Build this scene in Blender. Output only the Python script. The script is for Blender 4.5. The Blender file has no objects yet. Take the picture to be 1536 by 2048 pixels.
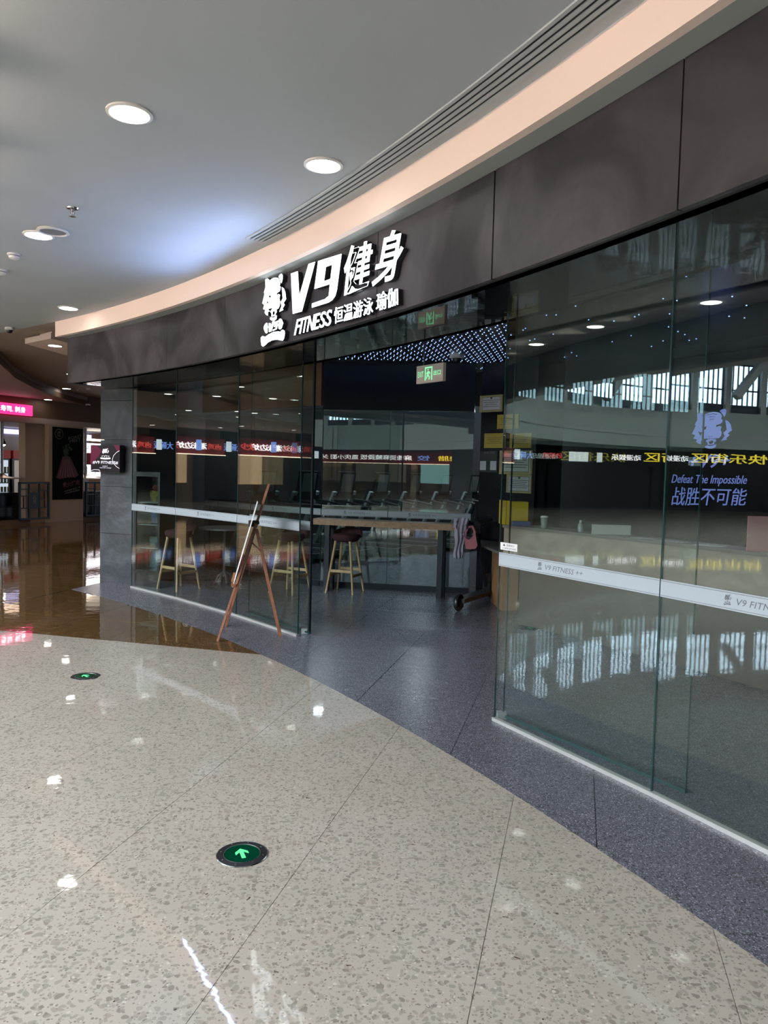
import bpy, bmesh, math, random
from math import sin, cos, pi, radians, degrees, hypot, atan2, sqrt
from mathutils import Vector, Matrix
random.seed(4)
sc = bpy.context.scene
COL = sc.collection
# ------------------------------------------------------------------ camera, world, exposure
FPX, ROLL, PITCH, HE = 1500.0, radians(1.46), radians(3.1), 1.65
cam = bpy.data.cameras.new('camera')
cam.sensor_fit = 'HORIZONTAL'; cam.sensor_width = 36.0; cam.lens = FPX * 36.0 / 1536.0
cam.clip_start = 0.05; cam.clip_end = 300
camo = bpy.data.objects.new('camera', cam); COL.objects.link(camo)
_f = Vector((0, cos(PITCH), -sin(PITCH))); _u0 = Vector((0, sin(PITCH), cos(PITCH))); _r0 = Vector((1, 0, 0))
_r = _r0 * cos(ROLL) + _u0 * sin(ROLL); _u = -_r0 * sin(ROLL) + _u0 * cos(ROLL)
camo.matrix_world = Matrix(((_r.x, _u.x, -_f.x, 0), (_r.y, _u.y, -_f.y, 0), (_r.z, _u.z, -_f.z, HE), (0, 0, 0, 1)))
sc.camera = camo
w = bpy.data.worlds.new('world'); sc.world = w; w.use_nodes = True
bg = w.node_tree.nodes['Background']; bg.inputs[0].default_value = (0.62, 0.78, 1.0, 1); bg.inputs[1].default_value = 0.6
sc.view_settings.view_transform = 'Standard'; sc.view_settings.look = 'None'
sc.view_settings.gamma = 1; sc.view_settings.exposure = 0.08; sc.view_settings.use_curve_mapping = False
sc.cycles.max_bounces = 8; sc.cycles.diffuse_bounces = 4; sc.cycles.glossy_bounces = 5
sc.cycles.transparent_max_bounces = 20; sc.cycles.sample_clamp_indirect = 6
sc.cycles.caustics_reflective = False; sc.cycles.caustics_refractive = False
DAY = 13.0         # daylight seen through the clerestory panes
SKY = 32.0         # added glowing roof disc that brightens the atrium
LAMP = 16.0        # recessed downlights
SIGN = 3.6         # illuminated letters
# ------------------------------------------------------------------ geometry frame of the mall
CX, CY = -17.4, -5.75          # centre of the round atrium that every curved front follows
RB, RG = 20.47, 21.12          # terrazzo/granite border + fascia face ; glass line
RS = 20.30                     # face of the bulkhead above the fascia
RA = 17.3                     # atrium edge
HF0, HF1, HC, HI = 2.70, 3.27, 3.46, 3.15
GU, GV = (cos(radians(-14.5)), sin(radians(-14.5))), (-sin(radians(-14.5)), cos(radians(-14.5)))
def ray(x, y):
    d = _r * ((x - 768) / FPX) + _u * (-(y - 1024) / FPX) + _f
    return d
def at(x, y, h=0.0):
    d = ray(x, y); return Vector((0, 0, HE)) + d * ((h - HE) / d.z)
def atd(x, y, Y):
    d = ray(x, y); return Vector((0, 0, HE)) + d * (Y / d.y)
def onR(x, y, R):
    d = ray(x, y); a = d.x**2 + d.y**2; b = -2 * (d.x * CX + d.y * CY); c = CX * CX + CY * CY - R * R
    return Vector((0, 0, HE)) + d * ((-b + sqrt(b * b - 4 * a * c)) / 2 / a)
def P(R, a, z=0.0):
    a = radians(a); return Vector((CX + R * cos(a), CY + R * sin(a), z))
def angof(p): return degrees(atan2(p[1] - CY, p[0] - CX))
def Rof(p): return hypot(p[0] - CX, p[1] - CY)
# ------------------------------------------------------------------ materials
def lin(c):
    if isinstance(c, str):
        c = [int(c[i:i+2], 16) / 255 for i in (0, 2, 4)]
        c = [v / 12.92 if v <= .04045 else ((v + .055) / 1.055) ** 2.4 for v in c]
    return (c[0], c[1], c[2], 1)
MATS = {}
def mat(name, col, rough=.5, metal=0, emit=None, es=0, spec=.5, noise=None, bump=0, bscale=20, coat=0):
    m = bpy.data.materials.new(name); m.use_nodes = True; nt = m.node_tree
    b = nt.nodes['Principled BSDF']
    b.inputs['Base Color'].default_value = lin(col); b.inputs['Roughness'].default_value = rough
    b.inputs['Metallic'].default_value = metal; b.inputs['Specular IOR Level'].default_value = spec
    if coat: b.inputs['Coat Weight'].default_value = coat; b.inputs['Coat Roughness'].default_value = .03
    if emit is not None:
        b.inputs['Emission Color'].default_value = lin(emit); b.inputs['Emission Strength'].default_value = es
    tc = None
    if noise or bump:
        tc = nt.nodes.new('ShaderNodeTexCoord')
    if noise:     # (colour 2, scale, detail, low, high)
        n = nt.nodes.new('ShaderNodeTexNoise'); n.inputs['Scale'].default_value = noise[1]; n.inputs['Detail'].default_value = noise[2]
        n.inputs['Distortion'].default_value = .9
        nt.links.new(tc.outputs['Object'], n.inputs['Vector'])
        r = nt.nodes.new('ShaderNodeValToRGB'); r.color_ramp.elements[0].position = noise[3]; r.color_ramp.elements[1].position = noise[4]
        r.color_ramp.elements[0].color = lin(col); r.color_ramp.elements[1].color = lin(noise[0])
        nt.links.new(n.outputs[0], r.inputs[0]); nt.links.new(r.outputs[0], b.inputs['Base Color'])
    if bump:
        n = nt.nodes.new('ShaderNodeTexNoise'); n.inputs['Scale'].default_value = bscale; n.inputs['Detail'].default_value = 3
        nt.links.new(tc.outputs['Object'], n.inputs['Vector'])
        bp = nt.nodes.new('ShaderNodeBump'); bp.inputs['Strength'].default_value = bump; bp.inputs['Distance'].default_value = .02
        nt.links.new(n.outputs[0], bp.inputs['Height']); nt.links.new(bp.outputs[0], b.inputs['Normal'])
    MATS[name] = m; return m
def terrazzo(name, base, chips, scale, rough, cut, ripple=.02, fine=None, spec=.5):
    """polished terrazzo: Voronoi chips in a matrix"""
    m = bpy.data.materials.new(name); m.use_nodes = True; nt = m.node_tree; L = nt.links; N = nt.nodes
    b = N['Principled BSDF']; b.inputs['Roughness'].default_value = rough; b.inputs['Specular IOR Level'].default_value = spec
    tc = N.new('ShaderNodeTexCoord'); col = None
    mp = N.new('ShaderNodeMapping'); L.new(tc.outputs['Object'], mp.inputs[0])
    nz = N.new('ShaderNodeTexNoise'); nz.inputs['Scale'].default_value = 1.1; nz.inputs['Detail'].default_value = 4
    L.new(mp.outputs[0], nz.inputs['Vector'])
    r0 = N.new('ShaderNodeValToRGB'); r0.color_ramp.elements[0].position = .35; r0.color_ramp.elements[1].position = .7
    r0.color_ramp.elements[0].color = lin(base[0]); r0.color_ramp.elements[1].color = lin(base[1])
    L.new(nz.outputs[0], r0.inputs[0]); col = r0.outputs[0]
    wn = N.new('ShaderNodeTexNoise'); wn.inputs['Scale'].default_value = scale * .55; wn.inputs['Detail'].default_value = 2
    L.new(mp.outputs[0], wn.inputs['Vector'])
    for k, (c, sc_, thr, amt) in enumerate(chips):
        wv = N.new('ShaderNodeMixRGB'); wv.blend_type = 'LINEAR_LIGHT'; wv.inputs[0].default_value = .35 / sc_ / scale * 3.0
        L.new(mp.outputs[0], wv.inputs[1]); L.new(wn.outputs['Color'], wv.inputs[2])
        v = N.new('ShaderNodeTexVoronoi'); v.inputs['Scale'].default_value = scale * sc_; v.voronoi_dimensions = '2D'
        mo = N.new('ShaderNodeVectorMath'); mo.operation = 'ADD'; mo.inputs[1].default_value = (3.7 * k, 1.9 * k, 0)
        L.new(wv.outputs[0], mo.inputs[0]); L.new(mo.outputs[0], v.inputs['Vector'])
        sx = N.new('ShaderNodeSeparateColor'); L.new(v.outputs['Color'], sx.inputs[0])
        # radius of a chip varies with the random colour of its cell
        mu = N.new('ShaderNodeMath'); mu.operation = 'MULTIPLY'; mu.inputs[1].default_value = thr
        L.new(sx.outputs[0], mu.inputs[0])
        lt = N.new('ShaderNodeMath'); lt.operation = 'LESS_THAN'; L.new(v.outputs['Distance'], lt.inputs[0]); L.new(mu.outputs[0], lt.inputs[1])
        gt = N.new('ShaderNodeMath'); gt.operation = 'GREATER_THAN'; gt.inputs[1].default_value = 1 - amt; L.new(sx.outputs[1], gt.inputs[0])
        an = N.new('ShaderNodeMath'); an.operation = 'MULTIPLY'; L.new(lt.outputs[0], an.inputs[0]); L.new(gt.outputs[0], an.inputs[1])
        mx = N.new('ShaderNodeMixRGB'); L.new(an.outputs[0], mx.inputs[0]); L.new(col, mx.inputs[1]); mx.inputs[2].default_value = lin(c)
        col = mx.outputs[0]
    L.new(col, b.inputs['Base Color'])
    bn = N.new('ShaderNodeTexNoise'); bn.inputs['Scale'].default_value = 7; bn.inputs['Detail'].default_value = 3; L.new(mp.outputs[0], bn.inputs['Vector'])
    bp = N.new('ShaderNodeBump'); bp.inputs['Strength'].default_value = ripple; bp.inputs['Distance'].default_value = .05
    L.new(bn.outputs[0], bp.inputs['Height']); L.new(bp.outputs[0], b.inputs['Normal'])
    MATS[name] = m; return m
def glassmat(name, tint, f0=.06, rough=0.0):
    m = bpy.data.materials.new(name); m.use_nodes = True; nt = m.node_tree; N = nt.nodes; L = nt.links
    N.remove(N['Principled BSDF']); out = N['Material Output']
    t = N.new('ShaderNodeBsdfTransparent'); t.inputs[0].default_value = lin(tint)
    g = N.new('ShaderNodeBsdfGlossy'); g.inputs['Roughness'].default_value = rough; g.inputs[0].default_value = (.93, 1, .97, 1)
    lw = N.new('ShaderNodeLayerWeight'); lw.inputs[0].default_value = .5
    p5 = N.new('ShaderNodeMath'); p5.operation = 'POWER'; p5.inputs[1].default_value = 5
    L.new(lw.outputs['Facing'], p5.inputs[0])
    ma = N.new('ShaderNodeMath'); ma.operation = 'MULTIPLY_ADD'; ma.inputs[1].default_value = 1 - f0; ma.inputs[2].default_value = f0
    L.new(p5.outputs[0], ma.inputs[0])
    mx = N.new('ShaderNodeMixShader'); L.new(ma.outputs[0], mx.inputs[0]); L.new(t.outputs[0], mx.inputs[1]); L.new(g.outputs[0], mx.inputs[2])
    L.new(mx.outputs[0], out.inputs[0]); MATS[name] = m; return m
def emis(name, col, s): return mat(name, (.02, .02, .02), .5, emit=col, es=s)
mat('ceiling_paint', (.42, .455, .475), .8, noise=((.385, .42, .44), .6, 3, .35, .7))
mat('bulkhead_paint', (.86, .70, .62), .7)
mat('soffit_paint', (.30, .32, .31), .8)
mat('tan_paint', (.36, .29, .24), .7)
mat('pink_paint', (.42, .30, .28), .7)
mat('brown_paint', (.13, .070, .038), .6)
mat('wall_tan', (.42, .30, .21), .6)
mat('stall_grey', (.22, .21, .21), .6)
mat('lintel', (.45, .33, .27), .5)
mat('slot_dark', (.02, .02, .02), .7)
mat('white_plastic', (.7, .7, .68), .4)
mat('grey_plastic', (.20, .21, .21), .6)
mat('black_plastic', (.012, .012, .014), .35)
mat('chrome', (.6, .6, .6), .15, 1)
mat('steel', (.45, .43, .42), .3, 1)
mat('fascia_stone', (.022, .0205, .024), .45, noise=((.070, .066, .076), 1.3, 12, .43, .60), bump=.3, bscale=5)
mat('pillar_stone', (.022, .026, .031), .5, noise=((.062, .070, .078), 2.5, 11, .42, .68), bump=.6, bscale=6)
mat('black_mirror', (.006, .007, .010), .03, 0, spec=.16, bump=.10, bscale=2.3)
mat('led_ceiling', (.06, .06, .065), .25, 1, bump=.1, bscale=3)
mat('black_panel', (.004, .008, .015), .25, spec=.25, bump=.05, bscale=2)
mat('black_wall', (.006, .006, .010), .18, spec=.3)
mat('dark_wall', (.03, .03, .032), .7)
mat('gym_ceiling', (.03, .03, .03), .8)
mat('aluminium', (.62, .62, .60), .35, .6)
mat('frost', (.34, .385, .42), .5)
mat('frost_line', (.18, .2, .2), .5)
mat('frost_print', (.10, .11, .12), .5)
mat('edge_green', (.02, .06, .06), .15)
mat('wood_light', (.55, .38, .20), .5, noise=((.42, .28, .14), 9, 4, .35, .7))
mat('wood_table', (.34, .20, .11), .45, noise=((.22, .12, .06), 12, 4, .35, .7))
mat('wood_easel', (.27, .10, .045), .4, noise=((.18, .06, .028), 12, 4, .35, .7))
mat('wood_desk', (.33, .17, .07), .5)
mat('maroon', (.045, .012, .016), .85)
mat('black_metal', (.010, .014, .022), .4, .3)
mat('marble', (.34, .29, .24), .25, noise=((.24, .20, .17), 3, 8, .4, .7))
mat('counter_dark', (.05, .035, .028), .5)
mat('counter_top', (.16, .14, .13), .3)
mat('letter_side', (.012, .012, .016), .4)
emis('letter_face', (.88, .93, 1.0), SIGN)
emis('lamp', (1.0, .97, .92), LAMP)
emis('lamp_warm', (1.0, .80, .60), 10)
emis('daylight_pane', (.62, .80, 1.0), DAY)
emis('skylight', (.93, .96, 1.0), SKY)
emis('exit_green', (.25, .95, .45), 1.1)
emis('arrow_green', (.12, .85, .35), 1.1)
emis('led_blue', (.32, .48, 1.0), 3.6)
emis('pink_sign', (1.0, .03, .22), 1.7)
emis('sign_white', (1, .95, 1), 6)
emis('sign_blue', (.25, .4, 1), 3)
emis('sign_red', (1, .10, .08), 2.2)
emis('sign_yellow', (1, .75, .05), 4.5)
emis('cove_blue', (.62, .6, 1), 1.7)
emis('cool_white', (.85, .92, 1), 3.2)
emis('fridge_light', (.75, .85, 1), .7)
emis('light_strip', (1, .75, .55), 7)
emis('screen_print', (.85, .8, .9), 1.4)
emis('logo_blue', (.25, .32, .85), .62)
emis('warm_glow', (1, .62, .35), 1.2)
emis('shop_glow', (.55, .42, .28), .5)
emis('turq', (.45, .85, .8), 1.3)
mat('green_glass', (.0, .045, .02), .12)
mat('exit_board', (.30, .27, .24), .5, emit=(.3, .27, .24), es=.12)
mat('red_fascia', (.28, .02, .018), .5)
mat('balcony', (.17, .20, .19), .6)
mat('white_paint', (.62, .66, .64), .7)
mat('pale_green', (.36, .42, .40), .7)
mat('gold', (.50, .36, .05), .4)
mat('paper', (.55, .57, .62), .7)
mat('cert_paper', (.55, .60, .55), .7)
mat('gold_frame', (.42, .36, .16), .4)
mat('print_dark', (.05, .06, .08), .7)
mat('print_red', (.45, .06, .05), .7)
mat('pink_paper', (.75, .36, .38), .7)
mat('yellow_board', (.50, .38, .015), .5)
mat('blue_box', (.06, .10, .25), .5)
mat('shirt', (.30, .28, .34), .9, bump=.4, bscale=8)
mat('pink_cloth', (.42, .15, .18), .85)
mat('poster_black', (.006, .006, .006), .8, spec=.1)
mat('meat_red', (.12, .012, .014), .5)
mat('meat_pale', (.20, .07, .06), .5)
mat('veg_green', (.035, .05, .018), .6)
mat('poster_text', (.20, .19, .17), .6)
mat('screen_dark', (.012, .008, .010), .15, emit=(.25, .18, .2), es=.06)
mat('screen_wine', (.10, .005, .025), .2, emit=(.5, .02, .12), es=.12)
mat('fridge_black', (.012, .014, .014), .3)
mat('pack_yellow', (.42, .30, .02), .5); mat('pack_red', (.40, .03, .02), .5); mat('pack_blue', (.05, .12, .35), .4); mat('pack_clear', (.22, .27, .27), .15)
mat('table_grey', (.20, .20, .20), .3)
mat('pedestal_mauve', (.12, .09, .10), .4)
mat('treadmill_grey', (.16, .19, .19), .35); mat('treadmill_light', (.55, .60, .58), .35)
mat('curtain', (.30, .24, .10), .7)
mat('column_yellow', (.62, .45, .16), .5)
mat('tile_joint', (.05, .045, .04), .9)
glassmat('glass', (.90, .945, .935), .075)
glassmat('glass_leaf', (.92, .955, .945), .028)
glassmat('glass_in', (.74, .80, .80), .085)
glassmat('fridge_glass', (.75, .85, .85), .05)
BEIGE = dict(base=((.36, .32, .26), (.42, .385, .32)))
terrazzo('terrazzo_beige', ((.43, .385, .33), (.475, .425, .37)),
         [((.36, .32, .275), 1.6, .55, .6), ((.27, .24, .205), 1.2, .44, .24), ((.32, .305, .255), 1.3, .5, .35), ((.55, .505, .45), 2.0, .36, .14), ((.25, .215, .18), 2.4, .38, .28), ((.09, .06, .045), .9, .14, .04)],
         32, .03, .5, .010)
terrazzo('terrazzo_brown', ((.105, .058, .020), (.145, .082, .030)),
         [((.07, .035, .012), 1.5, .6, .6), ((.26, .17, .08), 2.3, .5, .35), ((.05, .025, .012), 1.0, .5, .3)], 40, .035, .5, .02, spec=.8)
terrazzo('granite_grey', ((.100, .102, .122), (.126, .128, .150)),
         [((.06, .06, .07), 1.4, .6, .6), ((.34, .34, .42), 1.7, .42, .40), ((.22, .22, .27), 2.3, .5, .5)], 62, .26, .5, .01)
# ------------------------------------------------------------------ mesh helpers
class MB:
    """collects shapes, build() links them as ONE mesh object"""
    def __init__(s): s.v = []; s.f = []
    def add(s, vs, fs):
        n = len(s.v); s.v += [tuple(v) for v in vs]; s.f += [tuple(i + n for i in f) for f in fs]; return s
    def box(s, x0, y0, z0, x1, y1, z1):
        vs = [(x, y, z) for z in (z0, z1) for y in (y0, y1) for x in (x0, x1)]
        return s.add(vs, [(0, 2, 3, 1), (4, 5, 7, 6), (0, 1, 5, 4), (2, 6, 7, 3), (0, 4, 6, 2), (1, 3, 7, 5)])
    def bev(s, x0, y0, z0, x1, y1, z1, b=.01):
        """box with chamfered upright corners"""
        pts = [(x0 + b, y0), (x1 - b, y0), (x1, y0 + b), (x1, y1 - b), (x1 - b, y1), (x0 + b, y1), (x0, y1 - b), (x0, y0 + b)]
        return s.prism(pts, z0, z1)
    def prism(s, pts, z0, z1):
        n = len(pts); vs = [(p[0], p[1], z0) for p in pts] + [(p[0], p[1], z1) for p in pts]
        a = sum(pts[i][0] * pts[(i+1) % n][1] - pts[(i+1) % n][0] * pts[i][1] for i in range(n))
        fs = [tuple(range(n))[::-1], tuple(range(n, 2*n))] + [(i, (i+1) % n, n + (i+1) % n, n + i) for i in range(n)]
        if a < 0: fs = [f[::-1] for f in fs]
        return s.add(vs, fs)
    def beam(s, a, b, wx, wy=None, up=(0, 0, 1)):
        """rectangular bar from a to b, wx across, wy the other way"""
        a, b = Vector(a), Vector(b); wy = wy or wx; d = (b - a).normalized(); u = Vector(up)
        if abs(d.dot(u)) > .98: u = Vector((1, 0, 0))
        x = d.cross(u).normalized() * wx / 2; y = x.cross(d).normalized() * wy / 2
        vs = [a - x - y, a + x - y, a + x + y, a - x + y, b - x - y, b + x - y, b + x + y, b - x + y]
        return s.add(vs, [(0, 3, 2, 1), (4, 5, 6, 7), (0, 1, 5, 4), (1, 2, 6, 5), (2, 3, 7, 6), (3, 0, 4, 7)])
    def tube(s, pts, r, n=8, r2=None):
        pts = [Vector(p) for p in pts]; m = len(pts); vs = []; fs = []
        for i, p in enumerate(pts):
            d = (pts[min(i+1, m-1)] - pts[max(i-1, 0)]).normalized(); u = Vector((0, 0, 1)) if abs(d.z) < .9 else Vector((1, 0, 0))
            x = d.cross(u).normalized(); y = x.cross(d)
            rr = r if r2 is None else r + (r2 - r) * i / (m - 1)
            vs += [p + x * rr * cos(2*pi*k/n) + y * rr * sin(2*pi*k/n) for k in range(n)]
        for i in range(m-1):
            fs += [(i*n+k, i*n+(k+1) % n, (i+1)*n+(k+1) % n, (i+1)*n+k) for k in range(n)]
        fs += [tuple(range(n))[::-1], tuple(range((m-1)*n, m*n))]
        return s.add(vs, fs)
    def lathe(s, prof, c=(0, 0, 0), n=24):
        """profile (r,z) about the vertical through c"""
        vs = []; m = len(prof)
        for r, z in prof: vs += [(c[0] + r*cos(2*pi*k/n), c[1] + r*sin(2*pi*k/n), c[2] + z) for k in range(n)]
        fs = [(i*n+k, i*n+(k+1) % n, (i+1)*n+(k+1) % n, (i+1)*n+k) for i in range(m-1) for k in range(n)]
        fs += [tuple(range(n))[::-1], tuple(range((m-1)*n, m*n))]
        return s.add(vs, fs)
    def arc(s, r0, r1, a0, a1, z0, z1, n=None):
        n = n or max(2, int(abs(a1 - a0) / 1.2)); vs = []; fs = []
        for i in range(n + 1):
            a = a0 + (a1 - a0) * i / n
            vs += [P(r0, a, z0), P(r1, a, z0), P(r1, a, z1), P(r0, a, z1)]
        for i in range(n):
            k = 4 * i
            for j in range(4): fs.append((k + j, k + (j+1) % 4, k + 4 + (j+1) % 4, k + 4 + j))
        fs += [(0, 3, 2, 1), (4*n, 4*n+1, 4*n+2, 4*n+3)]
        return s.add(vs, fs)
    def sweep(s, prof, a0, a1, n):
        """closed profile of (r,z) swept round the mall's centre"""
        m = len(prof); vs = []; fs = []
        for i in range(n + 1):
            a = a0 + (a1 - a0) * i / n; vs += [P(r, a, z) for r, z in prof]
        for i in range(n): fs += [(i*m+j, i*m+(j+1) % m, (i+1)*m+(j+1) % m, (i+1)*m+j) for j in range(m)]
        fs += [tuple(range(m)), tuple(range(n*m, n*m+m))[::-1]]
        return s.add(vs, fs)
    def sphere(s, c, r, n=12, m=8, zs=1.0, z0=-1.0):
        prof = []
        for i in range(m + 1):
            t = -pi/2 + pi * i / m
            if sin(t) < z0: continue
            prof.append((max(r * cos(t), 1e-4), r * sin(t) * zs))
        return s.lathe(prof, c, n)
    def build(s, name, m=None, parent=None, smooth=False, keep=False):
        me = bpy.data.meshes.new(name); v = s.v
        if parent is not None and not keep:
            o0 = root_loc(parent); v = [(a - o0[0], b - o0[1], c - o0[2]) for a, b, c in v]
        me.from_pydata(v, [], s.f)
        bm = bmesh.new(); bm.from_mesh(me); bmesh.ops.recalc_face_normals(bm, faces=bm.faces); bm.to_mesh(me); bm.free()
        if m: me.materials.append(MATS[m])
        if smooth:
            for p in me.polygons: p.use_smooth = True
            try: me.set_sharp_from_angle(angle=radians(40))
            except Exception: pass
        o = bpy.data.objects.new(name, me); COL.objects.link(o)
        if parent is not None: o.parent = parent
        return o
def root_loc(o):
    while o.parent: o = o.parent
    return o.location
def tag(o, label, cat=None, group=None, kind=None):
    if label: o['label'] = label
    if cat: o['category'] = cat
    if group: o['group'] = group
    if kind: o['kind'] = kind
    return o
def thing(name, loc, label, cat, group=None, rz=0):
    o = bpy.data.objects.new(name, None); COL.objects.link(o); o.location = loc; o.rotation_euler.z = rz; o.empty_display_size = .1
    return tag(o, label, cat, group)
def struct(o, label=None): o['kind'] = 'structure'; (label and o.__setitem__('label', label)); return o
def copy_tree(o, parent=None):
    c = o.copy(); COL.objects.link(c)
    if parent is not None: c.parent = parent
    for ch in list(o.children): copy_tree(ch, c)
    return c
def linkmesh(name, me, parent, loc=(0, 0, 0), rz=0):
    o = bpy.data.objects.new(name, me); COL.objects.link(o); o.parent = parent; o.location = loc; o.rotation_euler.z = rz; return o
def flat2d(loops=None, text=None, extrude=.0, offset=0.0, shear=0.0, res=3, space=1.0):
    """filled outline or text as (verts, faces), unit coordinates x,y ; z = extrusion"""
    if text is not None:
        c = bpy.data.curves.new('t', 'FONT'); c.body = text; c.shear = shear; c.resolution_u = res; c.space_character = space
    else:
        c = bpy.data.curves.new('t', 'CURVE'); c.dimensions = '2D'; c.fill_mode = 'BOTH' if extrude else 'FRONT'
        for lp in loops:
            sp = c.splines.new('POLY'); sp.points.add(len(lp) - 1); sp.use_cyclic_u = True
            for q, p in zip(sp.points, lp): q.co = (p[0], p[1], 0, 1)
    c.extrude = extrude; c.offset = offset
    o = bpy.data.objects.new('t', c); COL.objects.link(o); bpy.context.view_layer.update()
    me = bpy.data.meshes.new_from_object(o.evaluated_get(bpy.context.evaluated_depsgraph_get()))
    vs = [tuple(v.co) for v in me.vertices]; fs = [tuple(p.vertices) for p in me.polygons]
    bpy.data.objects.remove(o); bpy.data.curves.remove(c); bpy.data.meshes.remove(me)
    return vs, fs
def fit(vs, quad, d0=0.0, dz=1.0):
    """map a flat shape's bounding box on to quad BL,BR,TR,TL in (s,h); returns (s,h,depth)"""
    xs = [v[0] for v in vs]; ys = [v[1] for v in vs]; x0, x1, y0, y1 = min(xs), max(xs), min(ys), max(ys); o = []
    for v in vs:
        a = (v[0] - x0) / (x1 - x0); b = (v[1] - y0) / (y1 - y0)
        q = [quad[0][k]*(1-a)*(1-b) + quad[1][k]*a*(1-b) + quad[2][k]*a*b + quad[3][k]*(1-a)*b for k in (0, 1)]
        o.append((q[0], q[1], d0 + dz * v[2]))
    return o
class Plane:
    """a local upright frame: s to the right as seen from the front, h up, depth towards the viewer"""
    def __init__(s, o, right): s.o = Vector((o[0], o[1], 0)); s.r = Vector((right[0], right[1], 0)).normalized(); s.n = Vector((s.r.y, -s.r.x, 0))
    def __call__(s, a, h, d=0.0): return s.o + s.r * a + s.n * d + Vector((0, 0, h))
    def px(s, x, y, d=0.0):
        dr = ray(x, y); o = s.o + s.n * d; t = (o - Vector((0, 0, HE))).dot(s.n) / dr.dot(s.n); p = Vector((0, 0, HE)) + dr * t
        return ((p - s.o).dot(s.r), p.z)
def write(mb, plane, text, quad, d=.002, ext=.0, **kw):
    vs, fs = flat2d(text=text, extrude=ext, **kw); mb.add([plane(*q) for q in fit(vs, quad, d)], fs); return mb
def shape(mb, plane, loops, d=.002, ext=0.0):
    vs, fs = flat2d(loops=loops, extrude=ext); mb.add([plane(v[0], v[1], d + v[2]) for v in vs], fs); return mb
def rectq(s0, h0, s1, h1): return [(s0, h0), (s1, h0), (s1, h1), (s0, h1)]
def pbox(mb, pl, s0, h0, s1, h1, d0, d1):
    vs = [pl(a, h, d) for d in (d0, d1) for h in (h0, h1) for a in (s0, s1)]
    return mb.add(vs, [(0, 2, 3, 1), (4, 5, 7, 6), (0, 1, 5, 4), (2, 6, 7, 3), (0, 4, 6, 2), (1, 3, 7, 5)])
# ------------------------------------------------------------------ floors, laid slab by slab
def uv(u, v): return (u * GU[0] + v * GV[0], u * GU[1] + v * GV[1])
def clip_half(poly, f):
    out = []
    for i, p in enumerate(poly):
        q = poly[(i+1) % len(poly)]; a, b = f(p), f(q)
        if a >= 0: out.append(p)
        if (a >= 0) != (b >= 0):
            t = a / (a - b); out.append((p[0] + (q[0]-p[0])*t, p[1] + (q[1]-p[1])*t))
    return out
def clip_circ(poly, R, inside):
    """clip to the inside / outside of the mall's border circle, arc points put in between the crossings"""
    f = lambda p: (R - Rof(p)) * (1 if inside else -1)
    out = []; cr = []
    n = len(poly)
    for i, p in enumerate(poly):
        q = poly[(i+1) % n]; a, b = f(p), f(q)
        if a >= 0: out.append(p)
        if (a >= 0) != (b >= 0):
            lo, hi = 0.0, 1.0
            for _ in range(24):
                t = (lo + hi) / 2; m = (p[0]+(q[0]-p[0])*t, p[1]+(q[1]-p[1])*t)
                if (f(m) >= 0) == (a >= 0): lo = t
                else: hi = t
            out.append(m); cr.append((len(out) - 1, a >= 0))
    if len(cr) == 2:
        ex = [k for k, l in cr if l][0]; A = out[ex]; B = out[(ex + 1) % len(out)]
        a0, a1 = angof(A), angof(B); k = max(1, int(abs(a1 - a0) / .35))
        arc = [tuple(P(R, a0 + (a1-a0)*j/(k+1)))[:2] for j in range(1, k+1)]
        out = out[:ex+1] + arc + out[ex+1:]
    return out
def area(p): return abs(sum(p[i][0]*p[(i+1) % len(p)][1] - p[(i+1) % len(p)][0]*p[i][1] for i in range(len(p)))) / 2
def inview(c, mx=.60):
    return c[1] > 1.2 and -(.545*c[1] + mx) < c[0] < .53*c[1] + mx
b0 = MB(); b0.add([(-46, -38, -.008), (14, -38, -.008), (14, 30, -.008), (-46, 30, -.008), (-46, -38, -.3), (14, -38, -.3), (14, 30, -.3), (-46, 30, -.3)],
                  [(0, 1, 2, 3), (7, 6, 5, 4), (0, 4, 5, 1), (1, 5, 6, 2), (2, 6, 7, 3), (3, 7, 4, 0)])
floor = struct(b0.build('floor', 'terrazzo_beige'), 'polished beige terrazzo floor of the mall with a brown and a grey border')
pb = [uv(-40, 6.1), uv(3, 6.1), uv(3, 26), uv(-40, 26)]
struct(MB().prism(clip_circ([uv(-25, 6.1), uv(-1.3, 6.1), uv(-6.4, 16)] if False else [uv(-25, 6.1), uv(-2.8, 6.1), uv(-6.4, 10.5), uv(-6.4, 26), uv(-25, 26)], 60, True), -.007, -.005).build('brown_bed', 'terrazzo_brown', floor))
struct(MB().arc(RB + .02, 31, -30, 48.9, -.007, -.005).build('granite_bed', 'granite_grey', floor))
G = .0022
def tiles(name, u0, v0, st, matn, keep, clipf, zt=0.0, mn=.004):
    k = 0
    for i in range(-40, 40):
        for j in range(-10, 40):
            u, v = u0 + i*st, v0 + j*st; c = uv(u + st/2, v + st/2)
            if not keep(c): continue
            g = G * (.5 if name == 'beige_tile' else 1) if hypot(*c) < 9 else .003
            poly = [uv(u+g, v+g), uv(u+st-g, v+g), uv(u+st-g, v+st-g), uv(u+g, v+st-g)]
            poly = clipf(poly)
            if len(poly) < 3 or area(poly) < mn: continue
            dz = random.uniform(-.0003, .0003)
            MB().prism(poly, -.005, zt + dz).build(name, matn, floor); k += 1
    print('tiles', name, k)
Vf = lambda p: p[0]*GV[0] + p[1]*GV[1]
Uf = lambda p: p[0]*GU[0] + p[1]*GU[1]
tiles('beige_tile', .54, 2.305, .803, 'terrazzo_beige', lambda c: inview(c) and Rof(c) < RB + .6 and Vf(c) < 6.7,
      lambda p: clip_circ(clip_half(p, lambda q: 6.1 - Vf(q)), RB - .001, True))
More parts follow.
